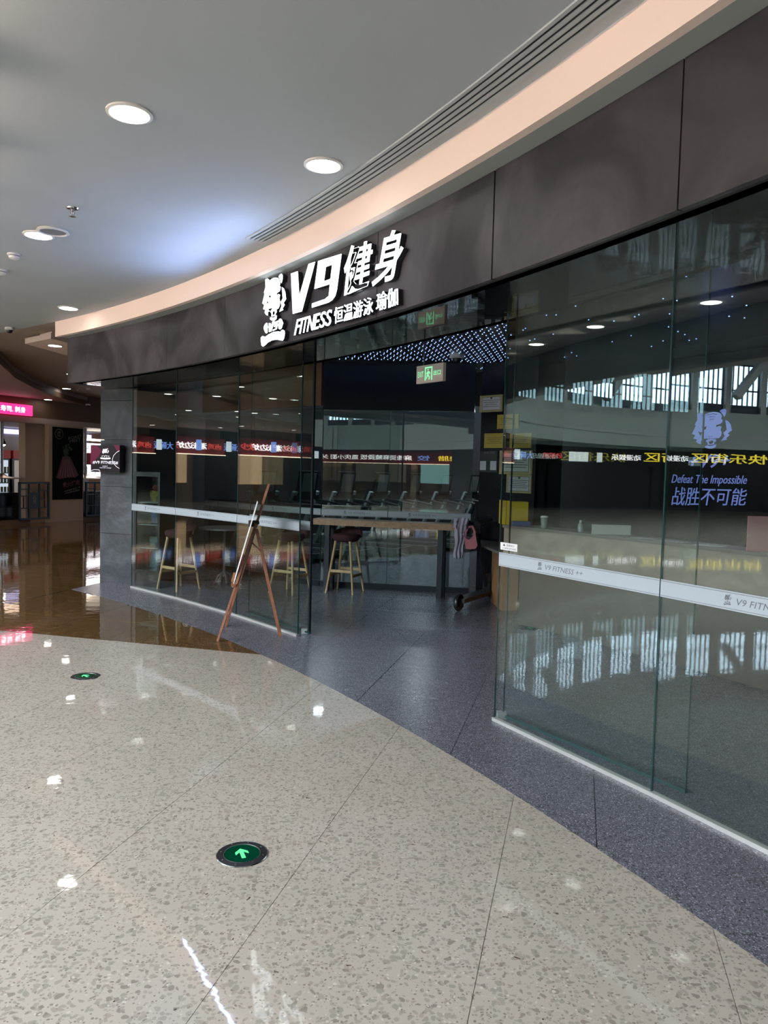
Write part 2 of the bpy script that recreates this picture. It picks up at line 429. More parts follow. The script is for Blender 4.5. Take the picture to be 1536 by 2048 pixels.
tiles('brown_tile', .54, 6.10, .803, 'terrazzo_brown', lambda c: inview(c, .7) and Vf(c) > 6.0 and c[1] < 23 and (Rof(c) < RB + .6 or Uf(c) < -6.0),
      lambda p: (clip_half(clip_half(p, lambda q: Vf(q) - 6.102), lambda q: -6.402 - Uf(q)) if Rof(p[0]) > RB + .9 or (Uf(p[0]) < -5.9 and Rof(p[2]) > RB) else clip_circ(clip_half(p, lambda q: Vf(q) - 6.102), RB - .001, True)))
tiles('granite_tile', .14, 3.72, .81, 'granite_grey', lambda c: inview(c) and Rof(c) > RB - .6 and Uf(c) > -6.9 and c[1] < 13.2,
      lambda p: clip_circ(clip_half(p, lambda q: Uf(q) + 6.4), RB + .001, False))
# ------------------------------------------------------------------ ceilings of the mall
struct(MB().arc(RA, RS, -180, 180, HC, HC + .12, 200).build('ceiling', 'ceiling_paint'), 'grey painted ceiling curving along the shop front')
# bulkhead over the gym fascia: lit face, soffit
bh = MB().arc(RS, RS + .05, -30, 49.75, HF1, HC, 90)
bulk = struct(bh.build('trim_1', 'bulkhead_paint'), 'curved pale pink bulkhead face above the stone fascia')
struct(MB().arc(RS + .05, RB + .2, -30, 49.6, HF1, HF1 + .04, 90).build('soffit', 'soffit_paint', bulk, keep=False))
# linear slot diffuser in the ceiling beside the bulkhead: four dark slots between thin blades
ld = thing('linear_air_diffuser', P(20.17, 28, HC), 'long white slot diffuser in the ceiling along the pink bulkhead', 'air vent')
for k in range(4):
    MB().arc(20.085 + k*.037, 20.085 + k*.037 + .017, 8, 35.8, HC - .004, HC - .001, 40).build('slot', 'slot_dark', ld)
for k in range(5):
    MB().arc(20.066 + k*.037, 20.066 + k*.037 + .019, 8, 35.9, HC - .010, HC - .0005, 40).build('blade', 'ceiling_paint', ld)
# tan food-court ceiling beyond the ring
struct(MB().add([P(RS+.1, 49.9, 3.60), P(RS+.1, 56, 3.60), P(RS + .1, 75, 3.6), (-14, 14.0, 3.60), (-14, 27, 3.60), (-1, 27, 3.60), (-3.4, 10.9, 3.6)] , [(0, 1, 2, 3, 4, 5, 6)]).build('ceiling_foodcourt', 'tan_paint'))
struct(MB().arc(RS, RS + .14, 49.6, 60, HC - .0, 3.6, 12).build('trim_2', 'tan_paint'))
lowb = [at(-220, 690, 3.37), at(0, 728, 3.37), at(30, 756, 3.37), at(68, 776, 3.37), at(100, 789, 3.37), at(135, 800, 3.37), at(200, 817, 3.37), (-8.0, 26, 3.37)]
lw = MB(); vs = []; n = len(lowb)
for p in lowb: vs += [(p[0], p[1], 3.37), (p[0], p[1], 3.60), (-16, p[1], 3.37)]
fs = []
for i in range(n-1): fs += [(3*i, 3*i+3, 3*i+4, 3*i+1), (3*i, 3*i+2, 3*i+5, 3*i+3)]
struct(lw.add(vs, fs).build('ceiling_lower', 'pink_paint'))
struct(MB().add([(p[0]+.004, p[1]-.002, 3.37 if k == 0 else 3.5) for p in lowb for k in (0, 1)], [(2*i, 2*i+2, 2*i+3, 2*i+1) for i in range(n-1)]).build('trim_3', 'brown_paint'))
# stepped ceiling box with a downlight near the corner
b1 = [at(50, 687.5, 3.49), at(102, 677.3, 3.49), at(160, 692, 3.49), at(160, 718, 3.49)]
bx = struct(MB().prism([(p[0], p[1]) for p in b1], 3.49, 3.575).build('trim_4', 'bulkhead_paint'))
b2 = [at(80, 672, 3.575), at(104, 666, 3.575), at(150, 677, 3.575), at(150, 700, 3.575)]
struct(MB().prism([(p[0], p[1]) for p in b2], 3.575, 3.62).build('trim_5', 'bulkhead_paint'))
# ------------------------------------------------------------------ atrium drum, clerestory, roof
dr = MB().arc(RA - .25, RA, -180, 180, 2.9, 4.35, 160)
struct(MB().arc(RA - .10, RA + .3, -180, 180, 4.35, 4.63, 160).build('trim_13', 'black_metal'))
drum = struct(dr.build('wall_atrium', 'balcony'), 'pale curved balcony band round the atrium')
struct(MB().arc(RA - .32, RA - .25, -180, 180, 3.35, 3.45, 160).build('ledge', 'grey_plastic', drum))
struct(MB().arc(RA - .02, RA, -180, 180, 6.3, 7.3, 160).build('head_band', 'grey_plastic', drum))
rf = MB(); vs = [P(RA, -180 + 360*i/60, 6.3) for i in range(60)] + [Vector((CX, CY, 9.0))]
rf = MB().arc(9.0, RA, -180, 180, 7.3, 7.4, 90)
struct(rf.build('roof_atrium', 'pale_green'))
sky = struct(MB().lathe([(.01, 7.42), (9.05, 7.42), (9.05, 7.46), (.01, 7.46)], (CX, CY, 0), 60).build('window_skylight', 'skylight'))  # made-up glowing disc with bars, added to light the atrium floor
m_ = MB()
for k in range(24): a = 15*k; m_.beam(P(.5, a, 7.36), P(9.05, a, 7.36), .10, .12)
for r in (3, 6, 8.9): m_.arc(r, r + .12, -180, 180, 7.30, 7.42, 60)
m_.build('glazing_bars', 'grey_plastic', sky)
wm = []
nb = 60
for k in range(nb):
    a0 = -180 + 6*k + .45; a1 = a0 + 5.1
    dq = abs(((a0 + 180) % 360) - 180)
    o = struct(MB().arc(RA - .04, RA - .01, a0, a1, 4.68, 6.3, 4).build('window_%d' % (k+1), 'black_metal' if False else 'daylight_pane'))
    fr = MB()
    for j in range(7):
        a = a0 - .1 + (a1 - a0) * j / 6; fr.arc(RA - .10, RA - .05, a - .07, a + .07, 4.65, 6.32, 1)
    for hh in (4.63, 5.25, 6.27): fr.arc(RA - .10, RA - .05, a0, a1, hh, hh + .06, 4)
    fr.build('window_frame', 'black_metal', o)
    st = MB().arc(RA - .25, RA, a1, a1 + .9, 4.35, 6.3, 1).build('pier', 'grey_plastic', o)
# diagonal roof braces near the clerestory
for k, a in enumerate((95, 125, 155, 185, 215)):
    tag(MB().beam(P(RA - .9, a, 4.9), P(RA - .9, a + 7, 7.2), .28, .28).build('roof_brace', 'grey_plastic'), 'grey diagonal roof brace seen mirrored before the bright clerestory', 'beam', 'diagonal roof braces')
# ------------------------------------------------------------------ opposite shops (seen mirrored in the glass)
struct(MB().arc(24.99, 25.01, 119, 190, 0, 3.4, 60).build('wall_shops_dark', 'black_wall'))
wshop = struct(MB().arc(25.02, 25.2, 80, 300, 0, 3.5, 150).build('wall_shops', 'brown_paint'), 'row of food shops round the far side of the mall')
struct(MB().arc(RS, 25.1, 75, 300, 3.40, 3.46, 150).build('ceiling_shops', 'tan_paint'))
struct(MB().arc(24.7, 25.0, 190, 300, 2.25, 3.0, 100).build('trim_6', 'red_fascia'))
struct(MB().arc(24.7, 25.0, 75, 119, 2.25, 3.0, 100).build('trim_7', 'red_fascia'))
struct(MB().arc(24.7, 25.0, 119, 190, 2.25, 3.0, 40).build('trim_8', 'black_wall'))
tag(MB().arc(24.62, 24.69, 80, 119, 2.20, 2.235, 100).build('light_strip', 'light_strip'), 'long warm light strip under the red shop fascia, seen mirrored', 'light')
tag(MB().arc(24.62, 24.69, 190, 290, 2.20, 2.235, 100).build('light_strip', 'light_strip'), 'warm light strip of the shops behind, mirrored in the inner glass', 'light')
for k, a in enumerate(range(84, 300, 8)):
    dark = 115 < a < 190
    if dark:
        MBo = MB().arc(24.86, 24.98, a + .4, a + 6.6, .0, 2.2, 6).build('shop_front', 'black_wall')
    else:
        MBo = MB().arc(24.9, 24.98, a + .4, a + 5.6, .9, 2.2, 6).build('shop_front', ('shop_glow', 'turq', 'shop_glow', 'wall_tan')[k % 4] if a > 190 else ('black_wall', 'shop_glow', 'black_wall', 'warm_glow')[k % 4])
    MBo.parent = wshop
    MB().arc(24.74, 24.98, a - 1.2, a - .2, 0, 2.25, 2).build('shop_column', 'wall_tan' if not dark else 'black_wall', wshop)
EN = {'快乐街区': 'happy street zone', '动漫娱乐': 'anime fun', '砂锅鸡': 'claypot chicken', '儿童乐园': 'children playground', '炒鸡': 'fried chicken', '边炉': 'hot pot', '湘味': 'Hunan flavour', '卤鸡': 'braised chicken', '大碗饭': 'big bowl rice', '小厨': 'little kitchen', '麻辣香锅': 'spicy dry pot', '黄焖鸡': 'braised yellow chicken', '港式烧腊': 'roast meats, four characters', '米线': 'rice noodles', '重庆小面': 'Chongqing noodles', '麻辣烫饭': 'spicy hot rice', '饺': 'dumpling', '烧腊': 'roast meats, two characters'}
class ArcPlane:
    """upright frame wrapped on a circle of radius R, seen from the mall's centre"""
    def __init__(s, R, a0): s.R, s.a0 = R, a0
    def __call__(s, a, h, d=0.0): return P(s.R - d, s.a0 - degrees(a / s.R), h)
    def px(s, x, y, d=0.0):
        p = onR(x, y, s.R - d); return (radians(s.a0 - angof(p)) * s.R, p.z)
shop_signs = [(142.2, 4.1, .50, '快乐街区', 'sign_yellow', 2.50), (135.0, 1.75, .30, '动漫娱乐', 'sign_white', 2.54), (124.6, 1.2, .28, '砂锅鸡', 'sign_red', 2.52), (166, 2.4, .34, '儿童乐园', 'sign_white', 2.5),
              (109.5, 1.9, .32, '炒鸡', 'sign_red', 2.44), (112.6, 1.2, .30, '边炉', 'sign_white', 2.46), (115.0, .9, .30, '湘味', 'sign_white', 2.46), (117.3, .9, .28, '卤鸡', 'sign_red', 2.47), (120.3, 1.3, .36, '大碗饭', 'sign_blue', 2.45), (104, 1.8, .34, '小厨', 'sign_white', 2.44),
              (210, 3.2, .44, '麻辣香锅', 'sign_white', 2.42), (235, 2.6, .42, '黄焖鸡', 'sign_yellow', 2.42), (255, 3, .42, '港式烧腊', 'sign_white', 2.42),
              (269.5, 1.8, .34, '米线', 'sign_white', 2.45), (274.5, 2.2, .34, '重庆小面', 'sign_white', 2.45), (280.2, 2.4, .36, '麻辣烫饭', 'sign_white', 2.45), (285.2, 1.0, .36, '饺', 'sign_blue', 2.45), (290, 1.8, .34, '烧腊', 'sign_yellow', 2.45)]
for a, wd, ht, t, m, h in shop_signs:
    mb = MB(); ap = ArcPlane(24.69, a); write(mb, ap, t, rectq(-wd/2, h, wd/2, h + ht), .03, .01, offset=.008, res=2)
    tag(mb.build('shop_lettering', m), '%s glowing shop name in Chinese for %s, mirrored in the %s glass' % ({'sign_white': 'white', 'sign_red': 'red', 'sign_blue': 'blue', 'sign_yellow': 'yellow'}[m], EN[t], 'outer' if a < 200 else 'inner'), 'sign', 'mirrored shop names')
for a, m, l_ in ((113.7, 'sign_blue', 'small blue'), (118.5, 'cool_white', 'small pale, left-hand'), (126.5, 'cool_white', 'wide white'), (130.5, 'cool_white', 'narrow white'), (155, 'cool_white', 'far wide white')):
    tag(MB().arc(24.3, 24.4, a, a + (2.6 if a in (126.5, 155) else .6), 2.4, 2.88, 2).build('video_screen', m), l_ + ' lit screen by the shops across the mall, mirrored in the glass', 'screen', 'mirrored lit screens')
# outer closing walls of the mall and the gym
struct(MB().arc(31, 31.2, -32, 60, 0, 3.7, 60).build('wall_back', 'dark_wall'))
struct(MB().arc(RB, 25.2, -61, -30, 0, 3.5, 20).build('wall_right', 'dark_wall'))
struct(MB().beam((-13, 26.5, 1.8), (-1, 26.5, 1.8), 3.7, .2, up=(0, 1, 0)).build('wall_foodcourt_back', 'brown_paint'))
# ------------------------------------------------------------------ gym shell
struct(MB().arc(RG + .12, 31, -30, 49.3, HI, HI + .08, 60).build('ceiling_gym', 'gym_ceiling'))
struct(MB().arc(RB + .06, RG + .16, -30, 49.6, HF0, HF0 + .02, 90).build('trim_9', 'black_mirror'), 'wavy black mirror soffit between fascia and glass')
struct(MB().arc(RG + .10, RG + .16, -30, 49.2, HF0, HI + .1, 80).build('trim_10', 'black_panel'))
# fascia: stone panels, one by one
fas = struct(MB().arc(RB + .03, RB + .12, -30, 49.75, HF0, HF1 + .05, 90).build('wall_fascia', 'slot_dark'), 'curved dark stone fascia band above the gym glass')
edges = [49.75, 46.3, 42.8, 39.3, 35.75, 32.25, 28.75, 25.25, 21.7, 18.2, 14.7]
for i in range(len(edges) - 1):
    g = .045/2 if abs(edges[i+1] - 28.75) < .1 or abs(edges[i] - 28.75) < .1 else .012/2
    MB().arc(RB, RB + .03, edges[i] - g/1.3, edges[i+1] + g/1.3, HF0 - .004, HF1, 6).build('stone_panel', 'fascia_stone', fas)
MB().arc(RB, RB + .35, 49.75, 49.78, HF0 - .004, HF1, 1).build('stone_panel', 'fascia_stone', fas)
# pillar at the left end: four courses of stone
pa, pc = Vector((-3.98, 10.56, 0)), Vector((-3.41, 10.30, 0)); pd = (pc - pa).normalized(); pn = Vector((-pd.y, pd.x, 0))
pil = struct(MB().prism([(pa + pd*.01 + pn*.03)[:2], (pc - pd*.01 + pn*.03)[:2], (pc - pd*.01 + pn*.8)[:2], (pa + pd*.01 + pn*.8)[:2]], 0, 3.5).build('wall_left', 'slot_dark'), 'dark stone pillar at the left end of the gym front')
for z0, z1 in ((0, .68), (.684, 1.34), (1.344, 1.99), (1.994, 2.53), (2.534, 2.69)):
    MB().prism([pa[:2], pc[:2], (pc + pn*.03)[:2], (pa + pn*.03)[:2]], z0 + .001, z1).build('stone_tile', 'pillar_stone', pil)
    MB().prism([pa[:2], (pa - pd*.03)[:2], (pa - pd*.03 + pn*.8)[:2], (pa + pn*.8)[:2]], z0 + .001, z1).build('stone_tile', 'pillar_stone', pil)
q = pa + pn*.8
struct(MB().beam((q.x, q.y, 1.75), (q.x + GV[0]*9, q.y + GV[1]*9, 1.75), 3.5, .2, up=(1, 0, 0)).build('wall_gym_side', 'dark_wall'))
# inner glass partition, skirting, bulkhead
W = [(-3.02, 12.6), (-2.0, 11.45), (-.883, 10.60), (.06, 10.46), (1.20, 10.27)]
def wallseg(a, b, z0, z1, t, off=0): 
    a, b = Vector((*a, 0)), Vector((*b, 0)); d = (b-a).normalized(); n = Vector((-d.y, d.x, 0)) * t/2; o = Vector((-d.y, d.x, 0)) * off
    return [(a-n+o)[:2], (b-n+o)[:2], (b+n+o)[:2], (a+n+o)[:2]]
bk = MB()
for i in range(2, 4): bk.prism(wallseg(W[i], W[i+1], 0, 0, .12), 2.49, HI)
struct(bk.build('trim_11', 'black_panel'), 'black bulkhead above the inner glass wall')
bk = MB()
for i in range(0, 2): bk.prism(wallseg(W[i], W[i+1], 0, 0, .12), 2.55, HI)
struct(bk.build('trim_12', 'brown_paint'))
sk = MB()
for i in range(4): sk.prism(wallseg(W[i], W[i+1], 0, 0, .05), 0, .075)
struct(sk.build('baseboard_inner', 'black_metal'))
TIG = [  # emblem outlines, white areas ; (outer, holes...)
 [[(350,330),(395,308),(430,335),(405,430),(460,345),(520,300),(575,285),(630,295),(665,340),(680,400),(668,470),(690,500),(680,560),(660,600),(600,640),(605,690),(650,660),(675,680),(660,760),(675,830),(668,920),(640,985),(600,1005),(560,985),(530,945),(505,1000),(470,1050),(430,1045),(405,1000),(385,900),(370,830),(400,1060),(400,1150),(365,1130),(335,1085),(350,1020),(300,1000),(325,910),(282,870),(335,650),(318,630),(355,500)],
  [(440,405),(490,355),(560,325),(620,345),(620,360),(555,342),(500,370)], [(480,440),(520,405),(570,400),(600,420),(560,415),(520,425)], [(500,520),(525,475),(560,470),(585,495),(550,485)],
  [(400,655),(430,700),(475,660),(470,740),(455,765),(420,720)], [(362,760),(385,830),(420,830),(405,900),(395,930),(375,880)], [(480,905),(520,950),(545,930),(570,890),(540,965),(515,970)]],
 [[(650,262),(680,220),(715,200),(738,240),(730,330),(712,410),(690,340)]],
 [[(725,505),(760,530),(795,620),(812,775),(755,860),(782,905),(735,985),(748,1020),(668,1062),(720,930),(698,850),(745,760)]],
 [[(465,1065),(510,1010),(600,1020),(600,1075),(575,1100),(580,1150),(490,1170),(490,1110)], [(505,1070),(540,1045),(570,1060),(565,1110),(540,1145),(505,1130)]],
 [[(455,1200),(485,1185),(510,1200),(560,1185),(605,1150),(595,1220),(550,1265),(500,1265),(460,1240)]],
 [[(320,1390),(345,1345),(365,1320),(388,1318),(392,1395),(420,1395),(420,1420),(392,1425),(390,1540),(365,1555),(345,1530),(330,1490),(312,1450)]],
 [[(425,1325),(458,1320),(465,1420),(510,1290),(548,1275),(480,1510),(430,1525)]],
 [[(555,1300),(632,1265),(615,1400),(600,1460),(515,1500),(520,1470),(580,1445),(588,1405),(545,1410)], [(580,1325),(605,1315),(598,1370),(575,1380)]],
 [[(632,1345),(655,1340),(655,1240),(690,1218),(715,1240),(735,1290),(748,1325),(730,1370),(715,1430),(680,1465),(650,1450),(650,1380),(632,1385)]],
 [[(245,1700),(250,1650),(285,1615),(325,1630),(335,1645),(430,1575),(540,1520),(640,1510),(700,1520),(710,1490),(745,1472),(780,1500),(785,1560),(765,1670),(735,1720),(700,1715),(600,1695),(500,1710),(400,1760),(330,1830),(290,1855),(260,1820)]],
]
def strip_print(pl, s0, s1, h0, h1, parent, marks, d=.008, m='frost'):
    """frosted band on a pane with the gym's name in grey"""
    b = pbox(MB(), pl, s0, h0, s1, h1, d, d + .0015).build('frosted_band', m, parent)
    e = MB(); hh = h1 - h0
    pbox(e, pl, s0, h0 + hh*.07, s1, h0 + hh*.11, d + .0016, d + .0022); pbox(e, pl, s0, h1 - hh*.11, s1, h1 - hh*.07, d + .0016, d + .0022)
    e.build('line', 'frost_line', b)
    p = MB()
    for mk in marks:
        s = s0 + mk * (s1 - s0)
        write(p, pl, 'V9 FITNESS ++', rectq(s + .065, h0 + hh*.33, s + .38, h0 + hh*.67), d + .002, shear=.2, res=2)
        for lp in TIG: shape(p, pl, [[(s + (x-282)*.00007, h0 + hh*.22 + (1860-y)*hh*.60/1640) for x, y in l] for l in lp], d + .002)
    if marks: p.build('lettering', 'frost_print', b)
    return b
for i in range(4):
    a, b = W[i], W[i+1]; L = hypot(b[0]-a[0], b[1]-a[1]); pl = Plane(a, (b[0]-a[0], b[1]-a[1]))
    t = thing('inner_glass_panel', (a[0], a[1], .07), ('left end', 'second from the left', 'left of the two behind the bar table', 'right of the two behind the bar table')[i] + ' inner glass panel before the treadmills', 'glass wall', 'inner glass wall before the treadmills')
    pbox(MB(), pl, .004, .075, L - .004, 2.52, -.006, .006).build('pane', 'glass_in', t)
    pbox(MB(), pl, L - .006, .075, L - .001, 2.52, -.007, .007).build('edge', 'edge_green', t)
    strip_print(pl, .0, L - .01, 1.01, 1.10, t, (.3,) if i < 2 else ((.34,) if i == 2 else (.25,)), .009)
# ------------------------------------------------------------------ shop-front glass
def pane(name, A, B, R_, label, z0=.02, z1=2.70, band=True, gm='glass', marks=(.45,), grp='outer glass panes of the gym front', edges_=(1, 1), clampn=False):
    pl = Plane(A, (B[0]-A[0], B[1]-A[1])); L = hypot(B[0]-A[0], B[1]-A[1])
    t = thing(name, (A[0], A[1], 0), label, 'glass panel', grp)
    pbox(MB(), pl, .003, z0, L - .003, z1, -.006, .006).build('pane', gm, t)
    for k in (0, 1):
        s = .001 if k == 0 else L - .004
        if edges_[k]: pbox(MB(), pl, s, z0, s + .003, z1, -.0065, .0065).build('edge', 'edge_green', t)
    marks = tuple((pl.px(x, 1100)[0] - .004)/(L - .008) for x in marks)
    if band: strip_print(pl, 0.004, L - .004, 1.045, 1.135, t, marks, .0065)
    return t, pl, L
def on_g(x, y): p = at(x, y); a = angof(p); return tuple(P(RG, a))[:2]
gp = [on_g(262, 1175), on_g(349, 1196.5), on_g(469, 1232), on_g(603, 1272)]
lab = ['leftmost outer glass pane, beside the stone pillar and before the fridge', 'outer glass pane before the left bar stool', 'outer glass pane behind the wooden easel']
for i in range(3):
    t, pl, L = pane('glass_pane', gp[i], gp[i+1], RG, lab[i], marks=((290,), (395,), (515,))[i])
    pbox(MB(), pl, 0, 0, L, .022, -.015, .02).build('sill_channel', 'aluminium', t)
gr = [tuple(at(988, 1440))[:2], tuple(at(1303, 1590))[:2], (at(1303, 1590).x + .66, at(1303, 1590).y - 1.22), tuple(P(RG, 20.3))[:2], tuple(P(RG, 17))[:2]]
lab = ['outer glass pane right of the entrance, with a white notice on its band', 'large glass pane at the right edge of the picture', 'glass pane nearest the viewer on the right', 'glass pane beyond the right edge']
for i in range(3):
    t, pl, L = pane('glass_pane', gr[i], gr[i+1], RG, lab[i], marks=((1079,), (1456,), (1620,))[i])
    pbox(MB(), pl, 0, 0, L, .022, -.015, .02).build('sill_channel', 'aluminium', t)
    if i == 0:
        nt_ = pl.px(1001, 1084, .01); n2 = pl.px(1034, 1104, .01)
        nn = pbox(MB(), pl, nt_[0], n2[1], n2[0], nt_[1], .0085, .0095).build('notice', 'cool_white' if False else 'white_plastic', t)
        p = MB(); s0, h0, s1, h1 = nt_[0], n2[1], n2[0], nt_[1]; ww = s1 - s0; hh = h1 - h0
        write(p, pl, '温馨提示', rectq(s0 + ww*.36, h0 + hh*.55, s0 + ww*.85, h0 + hh*.82), .0100, res=1)
        write(p, pl, '小心玻璃 请勿碰撞', rectq(s0 + ww*.08, h0 + hh*.15, s0 + ww*.92, h0 + hh*.38), .0100, res=1)
        shape(p, pl, [[(s0+ww*.15, h0+hh*.55), (s0+ww*.3, h0+hh*.55), (s0+ww*.225, h0+hh*.88)]], .0100)
        p.build('lettering', 'print_dark', nn)
struct(MB().arc(RG - .02, RG + .05, 17, -30, 0, HF0, 40).build('wall_front_right', 'pillar_stone'))
# sliding door leaves just inside the glass line
slA, slB = at(497, 1229), at(620, 1270)
t, pl, L = pane('sliding_door', slA, slB, 0, 'glass sliding door leaf pushed left, with a dark edge, behind the easel', z0=.015, z1=2.92, gm='glass_leaf', marks=(), grp='sliding glass door leaves')
pbox(MB(), pl, L - .025, .015, L - .001, 2.92, -.010, .010).build('edge_seal', 'black_metal', t)
pbox(MB(), pl, 0, .011, L, .03, -.011, .011).build('bottom_seal', 'edge_green', t)
gd = at(609, 1266)
tag(MB().box(gd.x - .03, gd.y - .03, 0, gd.x + .03, gd.y + .02, .045).build('door_guide', 'aluminium'), 'small metal door guide on the floor left of the entrance', 'floor guide', 'sliding door floor guides')
srA, srB = at(1006, 1436), at(1372, 1590)
t, pl, L = pane('sliding_door', srA, srB, 0, 'glass sliding door leaf pushed right, behind the pane beside the entrance', z0=.015, z1=2.92, gm='glass_leaf', band=False, grp='sliding glass door leaves')
pbox(MB(), pl, 0, .011, L, .03, -.011, .011).build('bottom_seal', 'edge_green', t)
gd = at(1003, 1437)
tag(MB().box(gd.x - .03, gd.y - .02, 0, gd.x + .03, gd.y + .03, .045).build('door_guide', 'aluminium'), 'small metal door guide on the floor right of the entrance', 'floor guide', 'sliding door floor guides')
tag(MB().arc(RG + .06, RG + .16, 40.5, 27.6, 2.93, 3.0, 12).build('door_track', 'black_metal'), 'black track carrying the sliding doors', 'door track')
# ------------------------------------------------------------------ LED star ceiling inside the entrance
# metallic panel with rows of tiny blue dots (thousands: one stuff object)
struct(MB().arc(RG + .17, 25.2, 20, 48, HI - .012, HI - .002, 40).build('ceiling_led', 'led_ceiling'), 'dark metallic ceiling dotted with tiny blue lights')
ld_ = MB(); st = .088
for i in range(-60, 60):
    for j in range(0, 90):
        x, y = uv(i*st + (j % 2)*.03, 3.5 + j*st)
        R, a = Rof((x, y)), angof((x, y))
        if not (RG + .22 < R < 25.0 and 21 < a < 47): continue
        if y > 10.15 and x < 1.3: continue
        if random.random() < .06 or (R > 22.6 and a < 31 and sin(3*x) * cos(2.3*y) > .35): continue
        if x > .150*y + .05 and random.random() < .94: continue
        h = HI - .0125; r = .0052
        ld_.add([(x-r, y-r*.6, h), (x+r, y-r*.6, h), (x+r, y+r*.6, h), (x-r, y+r*.6, h), (x-r, y-r*.6, h-.004), (x+r, y-r*.6, h-.004), (x+r, y+r*.6, h-.004), (x-r, y+r*.6, h-.004)],
                [(7, 6, 5, 4), (0, 1, 5, 4), (1, 2, 6, 5), (2, 3, 7, 6), (3, 0, 4, 7)])
tag(ld_.build('ceiling_led_dots', 'led_blue'), 'rows of tiny blue light points in the black entrance ceiling', 'lights', kind='stuff')
# ------------------------------------------------------------------ illuminated sign on the fascia
FP = ArcPlane(RB, 37.0)
def zp(x, y): return FP.px(500 + x/4.267, 430 + y/4.267, .048)          # points measured on the letters
def zt(x, y): return FP.px(500 + x/11.375, 530 + y/11.375, .048)
sg = thing('shop_sign', P(RB - .02, 37, 3.0), 'large white illuminated gym sign with tiger emblem on the stone fascia', 'sign')
def letter(loops, name='letter'):
    mb = MB(); shape(mb, FP, loops, .026, .018); o = mb.build(name, 'letter_side', sg)
    mb = MB(); shape(mb, FP, loops, .0465, .0025); mb.build('face', 'letter_face', o); return o
def letter_text(t, quad, off, name='letter', **kw):
    vs, fs = flat2d(text=t, extrude=.018, offset=off, res=3, **kw); mb = MB(); mb.add([FP(*q) for q in fit(vs, quad, .026)], fs); o = mb.build(name, 'letter_side', sg)
    vs, fs = flat2d(text=t, extrude=.0025, offset=off, res=3, **kw); mb = MB(); mb.add([FP(*q) for q in fit(vs, quad, .0465)], fs); mb.build('face', 'letter_face', o)
letter([[zp(*p) for p in ((350, 500), (405, 481), (418, 700), (500, 418), (553, 400), (440, 822), (365, 843))]])
letter([[zp(*p) for p in ((582, 393), (778, 332), (738, 640), (724, 690), (700, 725), (668, 746), (528, 790), (530, 755), (640, 717), (672, 690), (682, 588), (550, 630))],
        [zp(*p) for p in ((645, 442), (702, 422), (687, 545), (628, 566))]])
letter_text('健', [zp(776, 700), zp(1008, 608), zp(1058, 200), zp(822, 272)], .010)
letter_text('身', [zp(1032, 612), zp(1262, 545), zp(1338, 92), zp(1112, 160)], .012)
qf = [zp(372, 1027), zp(690, 938), zp(704, 800), zp(398, 893)]
for k, ch in enumerate('FITNESS'):
    wds = [0, .14, .20, .35, .53, .68, .84, 1.0]; g = .012
    a, b = wds[k] + g, wds[k+1] - g
    mix = lambda p, q_, t: (p[0] + (q_[0]-p[0])*t, p[1] + (q_[1]-p[1])*t)
    letter_text(ch, [mix(qf[0], qf[1], a), mix(qf[0], qf[1], b), mix(qf[3], qf[2], b), mix(qf[3], qf[2], a)], .006)
for t4, q0, q1, q2, q3 in (('恒温游泳', (712, 930), (1050, 838), (1052, 690), (716, 793)), ('瑜伽', (1072, 822), (1262, 770), (1260, 607), (1080, 668))):
    n4 = len(t4); Q = [zp(*p) for p in (q0, q1, q2, q3)]
    for k, ch in enumerate(t4):
        a, b = k/n4 + .01, (k+1)/n4 - .01
        letter_text(ch, [mix(Q[0], Q[1], a), mix(Q[0], Q[1], b), mix(Q[3], Q[2], b), mix(Q[3], Q[2], a)], .0)
for lp in TIG: letter([[zt(*p) for p in l] for l in lp], 'emblem')
for k, (x, y) in enumerate(((842, 446), (838, 482), (828, 478), (834, 512), (820, 470))):
    pass
# ------------------------------------------------------------------ recessed downlights and ceiling fittings
def downlight(p, label, r=.095, grp='recessed ceiling downlights', z=None, m='lamp'):
    t = thing('downlight', (p[0], p[1], p[2]), label, 'ceiling light', grp)
    MB().lathe([(r, .002), (r + .006, -.010), (r + .022, -.006), (r + .022, .002)], (0, 0, 0), 28).build('trim_ring', 'white_plastic', t, keep=True, smooth=True)
    MB().lathe([(.001, -.0085), (r, -.0085), (r, .001), (.001, .001)], (0, 0, 0), 28).build('diffuser', m, t, keep=True)
    return t
d0 = downlight(at(259, 226, HC - .002), 'large bright downlight at upper left of the grey ceiling')
def dl(p, label, grp='recessed ceiling downlights', s=1.0):
    t = copy_tree(d0); t.location = p; t.scale = (s, s, 1); t['label'] = label; t['group'] = grp; return t
dl(at(647, 330, HC - .002), 'bright downlight nearest the slot diffuser, up from the sign')
dl(at(77, 470, HC - .002), 'downlight beside the round ceiling speaker')
dl(at(137, 616, HC - .002), 'downlight near the left end of the pink bulkhead')
dl(at(110, 691, 3.488), 'downlight in the stepped ceiling box')
dl(at(133, 777, 3.598), 'small far downlight left of the fascia corner, the nearer of two')
dl(at(96, 799, 3.368), 'small far downlight above the food stalls')
dl(at(143, 748, 3.598), 'half hidden downlight touching the fascia corner')
grp = 'downlights of the mall behind the viewer'
for a in range(-30, 330, 8):
    aa = a + .0
    if 20 < aa < 52: continue
    for R_ in ((18.0, 19.6) if (a // 8) % 2 else (18.8,)):
        dl(P(R_, aa, HC - .002), 'round downlight of the mall ceiling, only seen mirrored', grp)
for a in (26, 30.5, 35, 39.5, 44): dl(P(17.75, a, HC - .002), 'round downlight of the mall ceiling, only seen mirrored', grp)
for a in range(78, 298, 7): dl(P(22.8 + .6*((a // 7) % 2), a, 3.398), 'round downlight before the opposite shops, only seen mirrored', 'downlights before the opposite shops')
